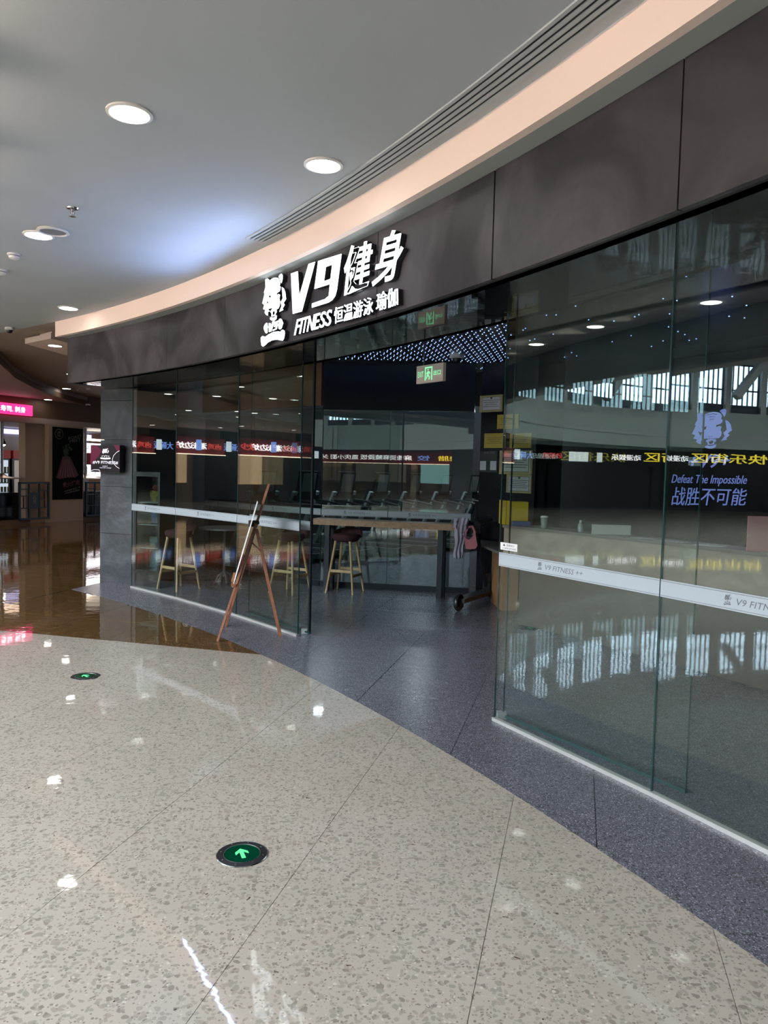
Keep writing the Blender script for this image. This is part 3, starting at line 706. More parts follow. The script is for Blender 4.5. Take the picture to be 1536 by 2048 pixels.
# speaker, sprinklers, smoke detectors, cameras
t = thing('ceiling_speaker', at(106, 461, HC - .001), 'round grey ceiling speaker touching a downlight', 'speaker')
MB().lathe([(.115, 0), (.122, -.012), (.100, -.018), (.098, -.006), (.095, 0)], n=28).build('rim', 'white_plastic', t, keep=True, smooth=True)
MB().lathe([(.001, -.010), (.098, -.008), (.098, -.001), (.001, -.001)], n=28).build('grille', 'grey_plastic', t, keep=True)
def sprinkler(p, label, s=1.0):
    t = thing('sprinkler', p, label, 'sprinkler', 'ceiling sprinklers')
    MB().lathe([(.034*s, 0), (.030*s, -.008), (.012*s, -.014), (.008*s, -.02)], n=14).build('escutcheon', 'chrome', t, keep=True, smooth=True)
    MB().lathe([(.006*s, -.012), (.008*s, -.03), (.004*s, -.04), (.003*s, -.058)], n=8).build('bulb', 'steel', t, keep=True)
    mb = MB(); mb.tube([(-.012*s, 0, -.02), (-.014*s, 0, -.04), (-.003*s, 0, -.056)], .0022*s, 5); mb.tube([(.012*s, 0, -.02), (.014*s, 0, -.04), (.003*s, 0, -.056)], .0022*s, 5)
    mb.build('frame', 'steel', t, keep=True)
    mb = MB()
    for k in range(10): a = 2*pi*k/10; mb.beam((.003*cos(a), .003*sin(a), -.059), (.02*s*cos(a), .02*s*sin(a), -.060), .006, .002)
    mb.build('deflector', 'steel', t, keep=True)
sprinkler(at(145, 416, HC), 'chrome sprinkler head on the grey ceiling at left', 1.25)
sprinkler(at(156, 777, 3.6), 'small sprinkler far back near the fascia corner', 1.2)
def smoke(p, label):
    t = thing('smoke_detector', p, label, 'smoke detector', 'smoke detectors')
    MB().lathe([(.055, 0), (.056, -.010), (.046, -.016)], n=20).build('base', 'white_plastic', t, keep=True, smooth=True)
    MB().lathe([(.040, -.014), (.040, -.022)], n=20).build('dark_slit', 'black_plastic', t, keep=True)
    MB().lathe([(.045, -.022), (.043, -.036), (.030, -.045), (.001, -.047)], n=20).build('cap', 'white_plastic', t, keep=True, smooth=True)
smoke(at(28, 508, HC), 'white smoke detector at the left edge of the grey ceiling')
smoke(at(176, 776, 3.6), 'smoke detector far back beside the fascia corner')
smoke(at(2, 540, HC), 'smoke detector cut by the left picture edge')
def dome(p, label, s=1.0):
    t = thing('dome_camera', p, label, 'security camera', 'security cameras')
    MB().lathe([(.055*s, 0), (.060*s, -.01), (.060*s, -.030*s), (.048*s, -.036*s)], n=20).build('housing', 'white_plastic', t, keep=True, smooth=True)
    MB().lathe([(.040*s, -.034*s), (.038*s, -.055*s), (.022*s, -.074*s), (.001, -.08*s)], n=20).build('dome', 'black_plastic', t, keep=True, smooth=True)
dome(at(19, 655, HC), 'white dome security camera at far left of the ceiling')
dome(at(176, 808, 3.37), 'small black dome camera above the food stalls', 1.2)
cp = at(914, 708, HI - .012)
dome((cp.x, cp.y, HI - .012), 'white security camera hanging under the dotted black ceiling', 1.5)
# ------------------------------------------------------------------ exit sign
ex = thing('exit_sign', (.36, 6.30, 2.40), 'hanging green EXIT sign under the black mirror soffit', 'exit sign')
A = atd(833, 750, 6.42); B = atd(886, 745, 6.14); PX = Plane((A.x, A.y), (B.x - A.x, B.y - A.y)); LX = hypot(B.x-A.x, B.y-A.y)
zb, zt_ = atd(833, 768, 6.42).z, atd(833, 733, 6.42).z
pbox(MB(), PX, 0, zb, LX, zt_, -.03, 0).build('board', 'exit_board', ex)
mb = MB(); hh = zt_ - zb
write(mb, PX, 'EXIT', rectq(LX*.06, zb + hh*.34, LX*.28, zb + hh*.66), .002)
write(mb, PX, '出口', rectq(LX*.66, zb + hh*.36, LX*.92, zb + hh*.64), .002, offset=.01)
shape(mb, PX, [rectq(LX*.33, zb+hh*.12, LX*.61, zb+hh*.88), rectq(LX*.365, zb+hh*.12, LX*.575, zb+hh*.80)], .002)
X = lambda a, b: (LX*a, zb + hh*b)
for lp in ([X(.42,.72), X(.45,.76), X(.48,.72), X(.45,.67)], [X(.38,.5), X(.44,.64), X(.50,.62), X(.55,.48), X(.53,.46), X(.49,.54), X(.47,.42), X(.53,.30), X(.51,.16), X(.48,.16), X(.49,.29), X(.44,.36), X(.40,.20), X(.375,.22), X(.41,.42), X(.43,.54), X(.40,.47)]):
    shape(mb, PX, [lp], .002)
mb.build('lettering', 'exit_green', ex)
mm = PX(LX*.22, zt_, -.015)
MB().tube([(mm.x, mm.y, zt_), (mm.x, mm.y, HI - .012)], .006, 8).build('rod', 'black_metal', ex)
# ------------------------------------------------------------------ floor direction lights
def arrow_light(p, label, ang):
    t = thing('floor_arrow_light', p, label, 'floor light', 'green floor arrow lights', rz=ang)
    MB().lathe([(.107, .0005), (.105, .004), (.080, .0065), (.078, .0045), (.078, .0005)], n=40).build('rim', 'black_plastic', t, keep=True, smooth=True)
    MB().lathe([(.1085, .0003), (.109, .0015), (.1065, .0042), (.1055, .004), (.105, .0005)], n=40).build('chrome_ring', 'chrome', t, keep=True, smooth=True)
    MB().lathe([(.0792, .004), (.0785, .0068), (.076, .0066), (.0755, .004)], n=40).build('inner_ring', 'steel', t, keep=True, smooth=True)
    MB().lathe([(.0765, .001), (.0765, .0050), (.001, .0050)], n=40).build('lens', 'green_glass', t, keep=True)
    mb = MB()
    for k in range(8):
        a = 2*pi*k/8 + .3; mb.lathe([(.0035, .0035), (.0035, .0068), (.001, .0073)], (.092*cos(a), .092*sin(a), 0), 8)
    mb.build('screws', 'steel', t, keep=True)
    vs, fs = flat2d(loops=[[(-.009, -.042), (.009, -.042), (.009, .010), (.028, -.010), (.028, .014), (0, .042), (-.028, .014), (-.028, -.010), (-.009, .010)]])
    MB().add([(v[0], v[1], .0056) for v in vs], fs).build('arrow', 'arrow_green', t, keep=True)
arrow_light(at(484, 1709, 0), 'nearer green arrow light set in the beige floor', radians(22))
arrow_light(at(171, 1353, 0), 'farther green arrow light set in the beige floor', radians(44))
# ------------------------------------------------------------------ easel seen from the side
F1, F2, RF = at(435, 1283), at(452, 1252), at(561, 1273)
ex_ = thing('easel', (-1.35, 7.3, 0), 'brown wooden display easel standing before the left glass panes', 'easel')
Fm = (F1 + F2) / 2
top = atd(538, 968, 7.33); apex = atd(515, 1045, 7.33); base_m = Fm.lerp(top, .27)
low = Fm + (top - Fm) * .27
MB().beam(low, top, .030, .022, up=(-1, 0, .3)).build('mast', 'wood_easel', ex_)
hinge = Fm + (top - Fm) * .74
MB().beam(F1, hinge + Vector((0, -.03, 0)), .030, .022, up=(-1, 0, .3)).build('leg', 'wood_easel', ex_)
MB().beam(F2, hinge + Vector((0, .03, 0)), .030, .022, up=(-1, 0, .3)).build('leg', 'wood_easel', ex_)
h2 = atd(513, 1058, 7.33)
MB().beam(RF, h2, .030, .022, up=(0, 1, 0)).build('leg', 'wood_easel', ex_)
kA, kB, kC = atd(504, 1085, 7.33), atd(522, 1103, 7.32), atd(526, 1118, 7.32)
MB().beam(kA, kB, .02, .012).beam(kB, kC, .02, .012).build('brace', 'wood_easel', ex_)
lg = Fm + (top - Fm) * .36
lb = atd(468, 1165, 7.3)
MB().beam((lb.x + .035, lb.y - .2, lb.z), (lb.x - .035, lb.y + .2, lb.z), .045, .02).build('ledge', 'wood_easel', ex_)
MB().beam((lb.x - .015, lb.y - .02, lb.z + .01), (lb.x + .01, lb.y - .02, lb.z + .10), .02, .02, up=(0, 1, 0)).build('slide_block', 'wood_easel', ex_)
cl = atd(508, 1047, 7.33)
MB().box(cl.x - .05, cl.y - .03, cl.z - .03, cl.x + .02, cl.y + .03, cl.z + .03).build('clamp', 'black_plastic', ex_)
MB().lathe([(.012, -.02), (.018, -.01), (.018, .01), (.012, .02)], (cl.x + .035, cl.y, cl.z + .01), 10).build('knob', 'black_plastic', ex_)
bA, bB = atd(466, 1170, 7.3), atd(515, 1003, 7.3)
bo = MB()
d_ = (bB - bA); nn_ = Vector((-d_.z, 0, d_.x)).normalized() * .004
vs = []
for yy in (-.14, .14):
    for p in (bA, bB):
        for s_ in (-1, 1): vs.append(p + nn_*s_ + Vector((-.176*yy, yy, 0)))
bo.add(vs, [(0, 1, 3, 2), (4, 6, 7, 5), (0, 4, 5, 1), (2, 3, 7, 6), (0, 2, 6, 4), (1, 5, 7, 3)])
tag(bo.build('display_board', 'white_plastic'), 'thin white display board seen edge-on, resting on the easel', 'board')
# ------------------------------------------------------------------ bar table and stools
btA, btB = atd(625, 1041, 10.18), atd(911, 1051, 9.68)
pl = Plane((btA.x, btA.y), (btB.x - btA.x, btB.y - btA.y)); LT = hypot(btB.x-btA.x, btB.y-btA.y)
bt = thing('bar_table', (0, 10, 0), 'long wooden bar table on black legs before the inner glass', 'table')
pbox(MB(), pl, 0, .905, LT, .985, -.34, 0).build('table_top', 'wood_table', bt)
for s0 in (pl.px(642, 1180)[0], pl.px(868, 1190)[0]):
    pbox(MB(), pl, s0 + .02, 0, s0 + .09, .905, -.10, -.03).build('leg', 'black_metal', bt)
    pbox(MB(), pl, s0 + .02, 0, s0 + .09, .905, -.30, -.23).build('leg', 'black_metal', bt)
def stool(p, label, rz, seat='maroon'):
    t = thing('bar_stool', p, label, 'stool', 'bar stools', rz=rz)
    H = .70
    for sx in (-1, 1):
        for sy in (-1, 1):
            MB().tube([(sx*.195, sy*.195, 0), (sx*.105, sy*.105, H)], .013, 8, .019).build('leg', 'wood_light', t, keep=True, smooth=True)
    f = lambda z: .195 - (.09) * z / H
    for sy, z in ((-1, .30), (1, .30)):
        MB().beam((-f(z), sy*f(z), z), (f(z), sy*f(z), z), .02, .035).build('stretcher', 'wood_light', t, keep=True)
    for sx, z in ((-1, .24), (1, .24)):
        MB().beam((sx*f(z), -f(z), z), (sx*f(z), f(z), z), .02, .035).build('stretcher', 'wood_light', t, keep=True)
    MB().lathe([(.10, .685), (.155, .70), (.185, .73), (.19, .765), (.17, .79), (.10, .80), (.001, .803)], n=24).build('seat', seat, t, keep=True, smooth=True)
    # low curved back
    mb = MB(); vs = []; n = 14
    for i in range(n + 1):
        a = radians(20 + 140*i/n); e = sin(pi*i/n) ** .5 if 0 < i < n else 0
        for r, z in ((.19, .74), (.215, .75), (.225, .80 + .07*e), (.20, .80 + .075*e)): vs.append((r*cos(a), r*sin(a), z))
    fs = [(4*i+j, 4*i+(j+1) % 4, 4*i+4+(j+1) % 4, 4*i+4+j) for i in range(n) for j in range(4)] + [(0, 1, 2, 3), (4*n+3, 4*n+2, 4*n+1, 4*n)]
    mb.add(vs, fs).build('backrest', seat, t, keep=True, smooth=True)
    return t
s0 = stool((-.505, 9.90 + .23, 0), 'wooden bar stool with maroon seat at the bar table', radians(-20))
for p, l, r in (((-2.74, 10.03, 0), 'left bar stool behind the glass, beside the fridge', -35), ((-1.235, 9.97, 0), 'bar stool behind the glass, right of the easel mast', -30)):
    t = copy_tree(s0); t.location = p; t['label'] = l; t.rotation_euler.z = radians(r)
# round tables inside
def round_table(p, label, h=.80, r=.36):
    t = thing('round_table', p, label, 'table', 'round tables inside')
    MB().lathe([(.001, h), (r, h), (r, h - .022), (.001, h - .022)], n=36).build('table_top', 'table_grey', t, keep=True)
    MB().lathe([(.022, .10), (.018, .3), (.026, .42), (.018, .55), (.02, h - .03), (.08, h - .022)], n=14).build('column', 'pedestal_mauve', t, keep=True, smooth=True)
    for k in range(4):
        a = pi/2*k + .5; MB().tube([(.02*cos(a), .02*sin(a), .16), (.09*cos(a), .09*sin(a), .11), (.12*cos(a), .12*sin(a), .04), (.15*cos(a), .15*sin(a), .0155)], .015, 8).build('foot', 'pedestal_mauve', t, keep=True, smooth=True)
    return t
pt = at(448, 1167)
round_table((pt.x, pt.y, 0), 'round grey table on a mauve pedestal beside the left bar stool')
# fridge left
fA, fB = at(267, 1172), at(318, 1177); fl = Plane((fA.x, fA.y), (fB.x-fA.x, fB.y-fA.y)); FL = hypot(fB.x-fA.x, fB.y-fA.y) 
fz = 1.56
fr = thing('display_fridge', (fA.x, fA.y, 0), 'black display fridge with a glass door beside the stone pillar', 'fridge')
m = MB(); pbox(m, fl, 0, 0, FL, fz, -.45, -.42); pbox(m, fl, 0, 0, .03, fz, -.42, -.02); pbox(m, fl, FL-.03, 0, FL, fz, -.42, -.02); pbox(m, fl, 0, fz-.05, FL, fz, -.42, -.02); pbox(m, fl, 0, 0, FL, .20, -.42, -.02)
m.build('cabinet', 'fridge_black', fr)
m = MB(); pbox(m, fl, 0, .18, .035, fz, -.02, 0); pbox(m, fl, FL-.035, .18, FL, fz, -.02, 0); pbox(m, fl, .035, fz-.06, FL-.035, fz, -.02, 0); pbox(m, fl, .035, .18, FL-.035, .23, -.02, 0)
dd = m.build('door', 'fridge_black', fr)
pbox(MB(), fl, .035, .23, FL-.035, fz-.06, -.014, -.008).build('pane', 'fridge_glass', dd)
for k, z in enumerate((.52, .84, 1.14)): pbox(MB(), fl, .03, z, FL-.03, z+.012, -.40, -.04).build('shelf', 'steel', fr)
items = [(1.16, .06, .30, .14, 'pack_yellow', 'yellow food packet on the top shelf of the fridge'), (1.30, .12, .24, .08, 'pack_red', 'red box on top of the yellow packet in the fridge'),
         (.855, .08, .33, .17, 'pack_blue', 'blue and white bag on the middle fridge shelf'), (.235, .05, .34, .24, 'pack_clear', 'clear plastic bag at the bottom of the fridge'), (.535, .06, .30, .13, 'pack_clear', 'pale packet on the lowest wire shelf of the fridge')]
for z, a, b, h, m_, l in items:
    mb = MB(); n = 9; vs = []
    for i in range(n):
        for j in range(5):
            u, v = i/(n-1), j/4; bul = .09*sin(pi*u)*sin(pi*max(.15, v))
            vs.append(fl(a + (b-a)*u + .008*sin(7*v+i), z + h*v + .006*sin(i*2.3), -.26 + bul + .012*sin(3*i+5*j)))
    for i in range(n):
        for j in range(5): vs.append(fl(a + (b-a)*i/(n-1), z + h*j/4, -.30))
    N_ = n*5; fs = []
    for i in range(n-1):
        for j in range(4):
            k = i*5+j; fs += [(k, k+5, k+6, k+1), (N_+k, N_+k+1, N_+k+6, N_+k+5)]
    for j in range(4): fs += [(j, j+1, N_+j+1, N_+j), ((n-1)*5+j, N_+(n-1)*5+j, N_+(n-1)*5+j+1, (n-1)*5+j+1)]
    for i in range(n-1): fs += [(i*5, N_+i*5, N_+i*5+5, i*5+5), (i*5+4, i*5+9, N_+i*5+9, N_+i*5+4)]
    tag(mb.add(vs, fs).build('food_packet', m_, smooth=True), l, 'package', 'packets in the display fridge')
# ------------------------------------------------------------------ treadmills behind the inner glass
def treadmill(p, rz, label, first=None):
    if first:
        t = copy_tree(first); t.location = p; t.rotation_euler.z = rz; t['label'] = label; return t
    t = thing('treadmill', p, label, 'treadmill', 'treadmills behind the inner glass', rz=rz)
    MB().bev(-.40, -1.0, .08, .40, 1.0, .17, .06).box(-.38, -.95, 0, -.32, -.85, .08).box(.32, -.95, 0, .38, -.85, .08).box(-.38, .75, 0, -.32, .9, .08).box(.32, .75, 0, .38, .9, .08).build('deck', 'treadmill_grey', t, keep=True)
    MB().box(-.26, -.93, .172, .26, .7, .178).build('belt', 'black_plastic', t, keep=True)
    MB().bev(-.36, .62, .17, .36, 1.0, .33, .08).build('motor_cover', 'treadmill_light', t, keep=True)
    for s in (-1, 1):
        MB().beam((s*.38, .85, .15), (s*.38, .40, 1.22), .05, .13, up=(1, 0, 0)).build('upright', 'treadmill_light', t, keep=True)
        MB().tube([(s*.36, .42, 1.05), (s*.36, .1, 1.02), (s*.36, -.25, .96)], .022, 8).build('handrail', 'black_plastic', t, keep=True, smooth=True)
    MB().beam((-.40, .42, 1.10), (.40, .42, 1.10), .10, .08).build('crossbar', 'black_plastic', t, keep=True)
    co = MB(); co.beam((0, .42, 1.12), (0, .34, 1.62), .60, .07, up=(0, 1, 0)).build('console', 'black_plastic', t, keep=True)
    MB().beam((0, .37, 1.22), (0, .31, 1.58), .44, .012, up=(0, 1, 0)).build('screen', 'treadmill_grey', t, keep=True)
    return t
lb_ = ['treadmill at the left end of the row behind the inner glass', 'third treadmill, above the left end of the bar table', 'fourth treadmill of the row from the left', 'fifth treadmill of the row', 'sixth treadmill of the row', 'seventh treadmill of the row', 'eighth treadmill of the row', 'ninth treadmill of the row, far back', 'tenth treadmill, farthest in the row']
tm = None
for k in range(9):
    q_ = treadmill((-1.9 + k*.72, 13.9 + k*.62, 0), radians(62), lb_[k], tm); tm = tm or q_
# floor and rail behind the glass
tag(MB().tube([(-3.0, 12.9, 1.08), (-.9, 11.6, 1.08), (1.2, 11.2, 1.08)], .03, 8).build('guard_rail', 'black_metal', smooth=True).__class__ and bpy.data.objects['guard_rail'], 'dark handrail running behind the inner glass wall', 'rail')
for k, (x, y) in enumerate(((-3.0, 12.9), (-.9, 11.6), (1.2, 11.2))):
    MB().tube([(x, y, -.0), (x, y, 1.06)], .022, 8).build('post', 'black_metal', bpy.data.objects['guard_rail'], smooth=True)
# ------------------------------------------------------------------ black column with certificates
cA, cB = atd(957, 1000, 10.20), atd(1068, 1000, 9.55)
CP = Plane((cA.x, cA.y), (cB.x - cA.x, cB.y - cA.y)); LC = hypot(cB.x-cA.x, cB.y-cA.y)
colm = struct(pbox(MB(), CP, 0, 0, LC, HI, -.6, 0).build('wall_column', 'black_wall'), 'black column right of the inner glass, hung with certificates')
def framed(x0, y0, x1, y1, fm, pm, label, lines, seal=None, grp='certificates on the black column', title=None):
    a, b = CP.px(x0, y1), CP.px(x1, y0)
    if b[0] < a[0]: a, b = (b[0], a[1]), (a[0], b[1])
    s0, h0, s1, h1 = a[0], a[1], b[0], b[1]; ww, hh = s1-s0, h1-h0
    t = thing('certificate', CP(s0, h0), label, 'certificate', grp)
    e = .06*ww
    if fm:
        m = MB(); pbox(m, CP, s0, h0, s1, h0+e, .001, .022); pbox(m, CP, s0, h1-e, s1, h1, .001, .022); pbox(m, CP, s0, h0+e, s0+e, h1-e, .001, .022); pbox(m, CP, s1-e, h0+e, s1, h1-e, .001, .022)
        m.build('frame', fm, t)
    pbox(MB(), CP, s0 + (e if fm else 0), h0 + (e if fm else 0), s1 - (e if fm else 0), h1 - (e if fm else 0), .001, .012).build('sheet', pm, t)
    m = MB()
    for k in range(lines):
        y = h1 - hh*(.30 + .5*k/max(1, lines)); w0 = .12 + .05*((k*7) % 3)
        pbox(m, CP, s0+ww*w0, y - hh*.012, s1-ww*w0*1.1, y + hh*.012, .0122, .0128)
    if pm != 'gold':
        sh = .10
        for (p0, p1, p2, p3) in ((sh, sh, 1-sh, sh+.02), (sh, 1-sh-.02, 1-sh, 1-sh), (sh, sh, sh+.015, 1-sh), (1-sh-.015, sh, 1-sh, 1-sh)):
            pbox(m, CP, s0+ww*p0, h0+hh*p1, s0+ww*p2, h0+hh*p3, .0122, .0128)
    m.build('print', 'print_dark', t)
    if seal: 
        c = (s0+ww*.5, h1-hh*.16); shape_ = [(c[0]+hh*.08*cos(2*pi*k/12), c[1]+hh*.08*sin(2*pi*k/12)) for k in range(12)]
        m = MB(); shape(m, CP, [shape_], .0135); m.build('emblem', seal, t)
framed(961, 789, 1007, 825, 'gold_frame', 'paper', 'white certificate in a gold frame, topmost on the black column', 4, 'print_dark')
framed(995, 828, 1038, 858, None, 'gold', 'gold plaque just under the topmost certificate', 4)
framed(969, 866, 1012, 896, None, 'gold', 'bright gold plaque, left of the pair', 4)
framed(1020, 866, 1064, 896, None, 'gold', 'gold plaque, right of the pair, behind glass', 4)
framed(1000, 901, 1067, 948, 'gold_frame', 'cert_paper', 'large pale licence with a red emblem in a gold frame', 5, 'print_red')
framed(1014, 950, 1065, 985, 'gold_frame', 'paper', 'white certificate in a gold frame, lowest on the column', 5, 'print_dark')
t = thing('info_plate', CP(.0, 1.8), 'small dark plate with two white squares on the black column', 'plate')
a, b = CP.px(957, 944), CP.px(996, 902)
pbox(MB(), CP, max(a[0], .005), a[1], b[0], b[1], .001, .008).build('board', 'black_plastic', t)
for x0, x1 in ((960.5, 973), (981, 993.5)):
    q0, q1 = CP.px(x0, 940), CP.px(x1, 922); pbox(MB(), CP, q0[0], q0[1], q1[0], q1[1], .008, .010).build('white_square', 'paper', t)
m = MB(); q0, q1 = CP.px(968, 908), CP.px(991, 903); write(m, CP, '锻炼须知', [(q0[0], q0[1]), (q1[0], q0[1]), (q1[0], q1[1]), (q0[0], q1[1])], .0085, res=1); m.build('lettering', 'poster_text', t)
# ------------------------------------------------------------------ reception counter and desk
RC = 23.35
cn = thing('reception_counter', P(RC, 30, 0), 'curved reception counter with a veined stone front behind the right glass', 'counter')
MB().arc(RC, RC + .04, 36.6, 12, .74, 1.07, 30).build('front_panel', 'marble', cn)
MB().arc(RC - .03, RC + .32, 36.7, 12, 1.07, 1.10, 30).build('top', 'counter_top', cn)
MB().arc(RC + .10, RC + .14, 36.3, 12, .02, .74, 30).build('lower_front', 'counter_dark', cn)
MB().arc(RC + .04, RC + .75, 36.3, 12, .72, .75, 30).build('work_top', 'counter_dark', cn)
MB().arc(RC, RC + .32, 36.6, 36.7, .74, 1.10, 1).build('end_panel', 'marble', cn)
de = thing('side_desk', (1.5, 9.2, 0), 'low wooden desk at the left end of the reception counter', 'desk')
dA, dB, dC, dD = at(932, 1077, .76), at(1000, 1104, .76), at(1030, 1095, .76), at(985, 1070, .76)
MB().prism([dA[:2], dB[:2], (dB.x + .28, dB.y + .05), tuple(CP(LC*.72, 0, .02))[:2], tuple(CP(.03, 0, .02))[:2]], .73, .76).build('top', 'counter_top', de)
wa, wb = at(981, 1203), at(1003, 1222)
MB().prism([(wa.x, wa.y), (wb.x, wb.y), (wb.x + .2, wb.y + .06), (wa.x + .2, wa.y + .06)], 0.0, .73).build('side_panel', 'wood_desk', de)
# things on the counter
CT = 1.101
def upright(name, x0, y0, x1, y1, Y, m, label, cat, th=.02, base=None, extra=None, grp=None):
    A_, B_ = atd(x0, y1, Y), atd(x1, y1, Y - .0); z0, z1 = (base if base is not None else A_.z), atd(x0, y0, Y).z
    o = MB().box(A_.x, Y, z0, B_.x, Y + th, z1).build(name, m); return tag(o, label, cat, grp)
Yc = 8.55
def ctr(x):   # a point just behind the counter's edge at that picture column
    for k in range(4000):
        Y = 3 + k*.002; d = ray(x, 1050); p = (d.x/d.y*Y, Y)
        if Rof(p) > RC + .06: return Y
yb = ctr(1020)
A_, B_ = atd(1003, 1040, yb), atd(1056, 1040, yb)
pls = thing('yellow_folder_rack', (A_.x, yb, CT), 'yellow folders standing on the left end of the counter', 'folders')
zt2 = atd(1003, 1001, yb).z; w3 = (B_.x - A_.x)
MB().box(A_.x, yb, CT, A_.x + w3*.16, yb + .2, zt2).build('folder', 'yellow_board', pls)
MB().box(A_.x + w3*.18, yb, CT, A_.x + w3*.34, yb + .2, zt2 - .005).build('folder', 'yellow_board', pls)
MB().box(A_.x + w3*.36, yb + .01, CT, B_.x, yb + .2, zt2 - .01).build('folder', 'yellow_board', pls)
MB().box(A_.x + w3*.03, yb - .003, zt2 - .09, A_.x + w3*.13, yb - .0005, zt2 - .03).box(A_.x + w3*.21, yb - .003, zt2 - .09, A_.x + w3*.31, yb - .0005, zt2 - .03).build('label_sticker', 'gold', pls)
q = ctr(1040) - .10
A_ = atd(1026, 1050, yb - .14)
tag(MB().box(A_.x, yb - .13, CT, A_.x + .19, yb - .03, CT + .045).build('tissue_box', 'blue_box'), 'blue and white box before the yellow folders', 'box')
def board_on(x0, x1, ytop, label, m, name, cat, th=.008):
    Y0 = ctr((x0 + x1)/2) + .05; a = atd(x0, ytop, Y0); b = atd(x1, ytop, Y0)
    return tag(MB().box(a.x, Y0, CT, b.x, Y0 + th, a.z).build(name, m), label, cat)
board_on(1185, 1262, 1049, 'pale document holder leaning upright on the counter', 'cert_paper', 'document_holder', 'holder', .02)
board_on(1497, 1580, 1032, 'pink sheet standing on the counter at the right picture edge', 'pink_paper', 'pink_sheet', 'sheet', .01)
for k, (x, l) in enumerate(((1290, 'left sheet of paper lying on the counter'), (1345, 'middle sheet of paper lying on the counter'), (1420, 'paper pile on the counter beside the pink sheet'))):
    Y0 = ctr(x) + .02; d = ray(x, 1085); px_ = d.x/d.y*Y0
    o = MB()
    for j in range(3 if k == 2 else 1): o.box(-.12 + .01*j, -.08, .0025*j, .12 + .008*j, .08, .0025*j + .002)
    o = o.build('paper_sheet', 'paper'); o.location = (px_, Y0, CT); o.rotation_euler.z = radians(-55 + 9*k); tag(o, l, 'paper', 'papers on the counter')
for k, (x, l, m_) in enumerate(((1088, 'clear plastic cup on the left part of the counter', 'pack_clear'), (1161, 'small bottle on the counter left of the document holder', 'pack_clear'))):
    Y0 = ctr(x); d = ray(x, 1060); p = (d.x/d.y*Y0, Y0, CT)
    t = thing('cup' if k == 0 else 'bottle', p, l, 'cup' if k == 0 else 'bottle')
    MB().lathe([(.030, 0), (.040, .11), (.036, .112), (.001, .112)] if k == 0 else [(.028, 0), (.030, .07), (.012, .095)], n=14).build('body', m_, t, keep=True, smooth=True)
    MB().lathe([(.042, .111), (.042, .118), (.03, .128)] if k == 0 else [(.013, .093), (.013, .115)], n=14).build('lid', 'white_plastic', t, keep=True)
# black back wall with glowing logo
RW = 25.9
struct(MB().arc(RW, RW + .1, 36, 5, 0, HI, 30).build('wall_reception', 'black_wall'), 'black wall behind the reception with a blue tiger logo')
WP = ArcPlane(RW, 27)
lgp = thing('wall_logo', P(RW - .01, 27, 1.9), 'blue tiger emblem with slogan on the black reception wall', 'logo')
def wz(x, y): return WP.px(1300 + x*236/1007, 780 + y*480/2048)
def tz(x, y):      # emblem outline fitted to where the wall shows it
    return wz(360 + (x - 282)*(700 - 360)/(812 - 282), 160 + (y - 200)*(500 - 160)/(1265 - 200) * 1.0)
for lp in TIG[:5]:
    m = MB(); shape(m, WP, [[tz(*p) for p in l] for l in lp], .004, .003); m.build('emblem', 'logo_blue', lgp)
m = MB(); write(m, WP, '+V9+', [wz(330, 670), wz(690, 660), wz(690, 545), wz(330, 555)], .006, .003, shear=.3, offset=.012); m.build('lettering', 'logo_blue', lgp)
m = MB(); write(m, WP, 'Defeat The Impossible', [wz(185, 815), wz(830, 825), wz(830, 730), wz(185, 720)], .006, .003, shear=.35); m.build('lettering', 'logo_blue', lgp)
m = MB(); write(m, WP, '战胜不可能', [wz(185, 985), wz(830, 985), wz(830, 840), wz(185, 825)], .006, .003, shear=.2); m.build('lettering', 'logo_blue', lgp)
# ------------------------------------------------------------------ kick scooter with clothes
wf, wr = at(917, 1222), at(985, 1199)
wf.z = wr.z = 0
sc_ = thing('kick_scooter', (wf.x, wf.y, 0), 'black kick scooter parked at the column with clothes on its handlebar', 'scooter')
def wheel(c, d, r=.105, w_=.05):
    m = MB(); n = 22; ax = Vector((d.y, -d.x, 0)).normalized(); vs = []
    prof = [(r*.55, -w_*.3), (r*.92, -w_*.5), (r, -w_*.25), (r, w_*.25), (r*.92, w_*.5), (r*.55, w_*.3)]
    for i in range(n):
        a = 2*pi*i/n
        for rr, o_ in prof: vs.append(c + ax*o_ + d*(rr*cos(a)) + Vector((0, 0, rr*sin(a))))
    k = len(prof); fs = [(i*k+j, i*k+(j+1) % k, ((i+1) % n)*k+(j+1) % k, ((i+1) % n)*k+j) for i in range(n) for j in range(k)]
    return m.add(vs, fs), ax
dv = (wr - wf).normalized()
wf2 = wf + Vector((0, 0, .105)); wr2 = wr + Vector((0, 0, .105))
for c, nm in ((wf2, 'wheel'), (wr2, 'wheel')):
    m, ax = wheel(c, dv); o = m.build(nm, 'black_plastic', sc_, smooth=True)
    m = MB(); m.tube([c - ax*.03, c + ax*.03], .05, 14); m.build('hub', 'black_metal', o, smooth=True)
hb = atd(952, 1047, wf.y + .3)
st_ = wf2 + Vector((dv.x*.12, dv.y*.12, .08))
stem_b = atd(958, 1180, wf.y + .35); 
MB().beam(wf2 + Vector((0, 0, .02)), wr2 + Vector((0, 0, .02)), .15, .05).build('deck', 'black_plastic', sc_)
sb = wr2 - dv*.22 + Vector((0, 0, .05)); 
MB().tube([sb, Vector((hb.x, hb.y, hb.z))], .024, 10).build('stem', 'black_metal', sc_, smooth=True)
MB().beam(sb - Vector((0, 0, .05)), sb + Vector((0, 0, .22)), .09, .08).build('fork', 'black_plastic', sc_)
l1, l2 = atd(912, 1046, hb.y - .02), atd(985, 1038, hb.y + .05)
MB().tube([l1, hb, l2], .016, 8).build('handlebar', 'black_metal', sc_, smooth=True)
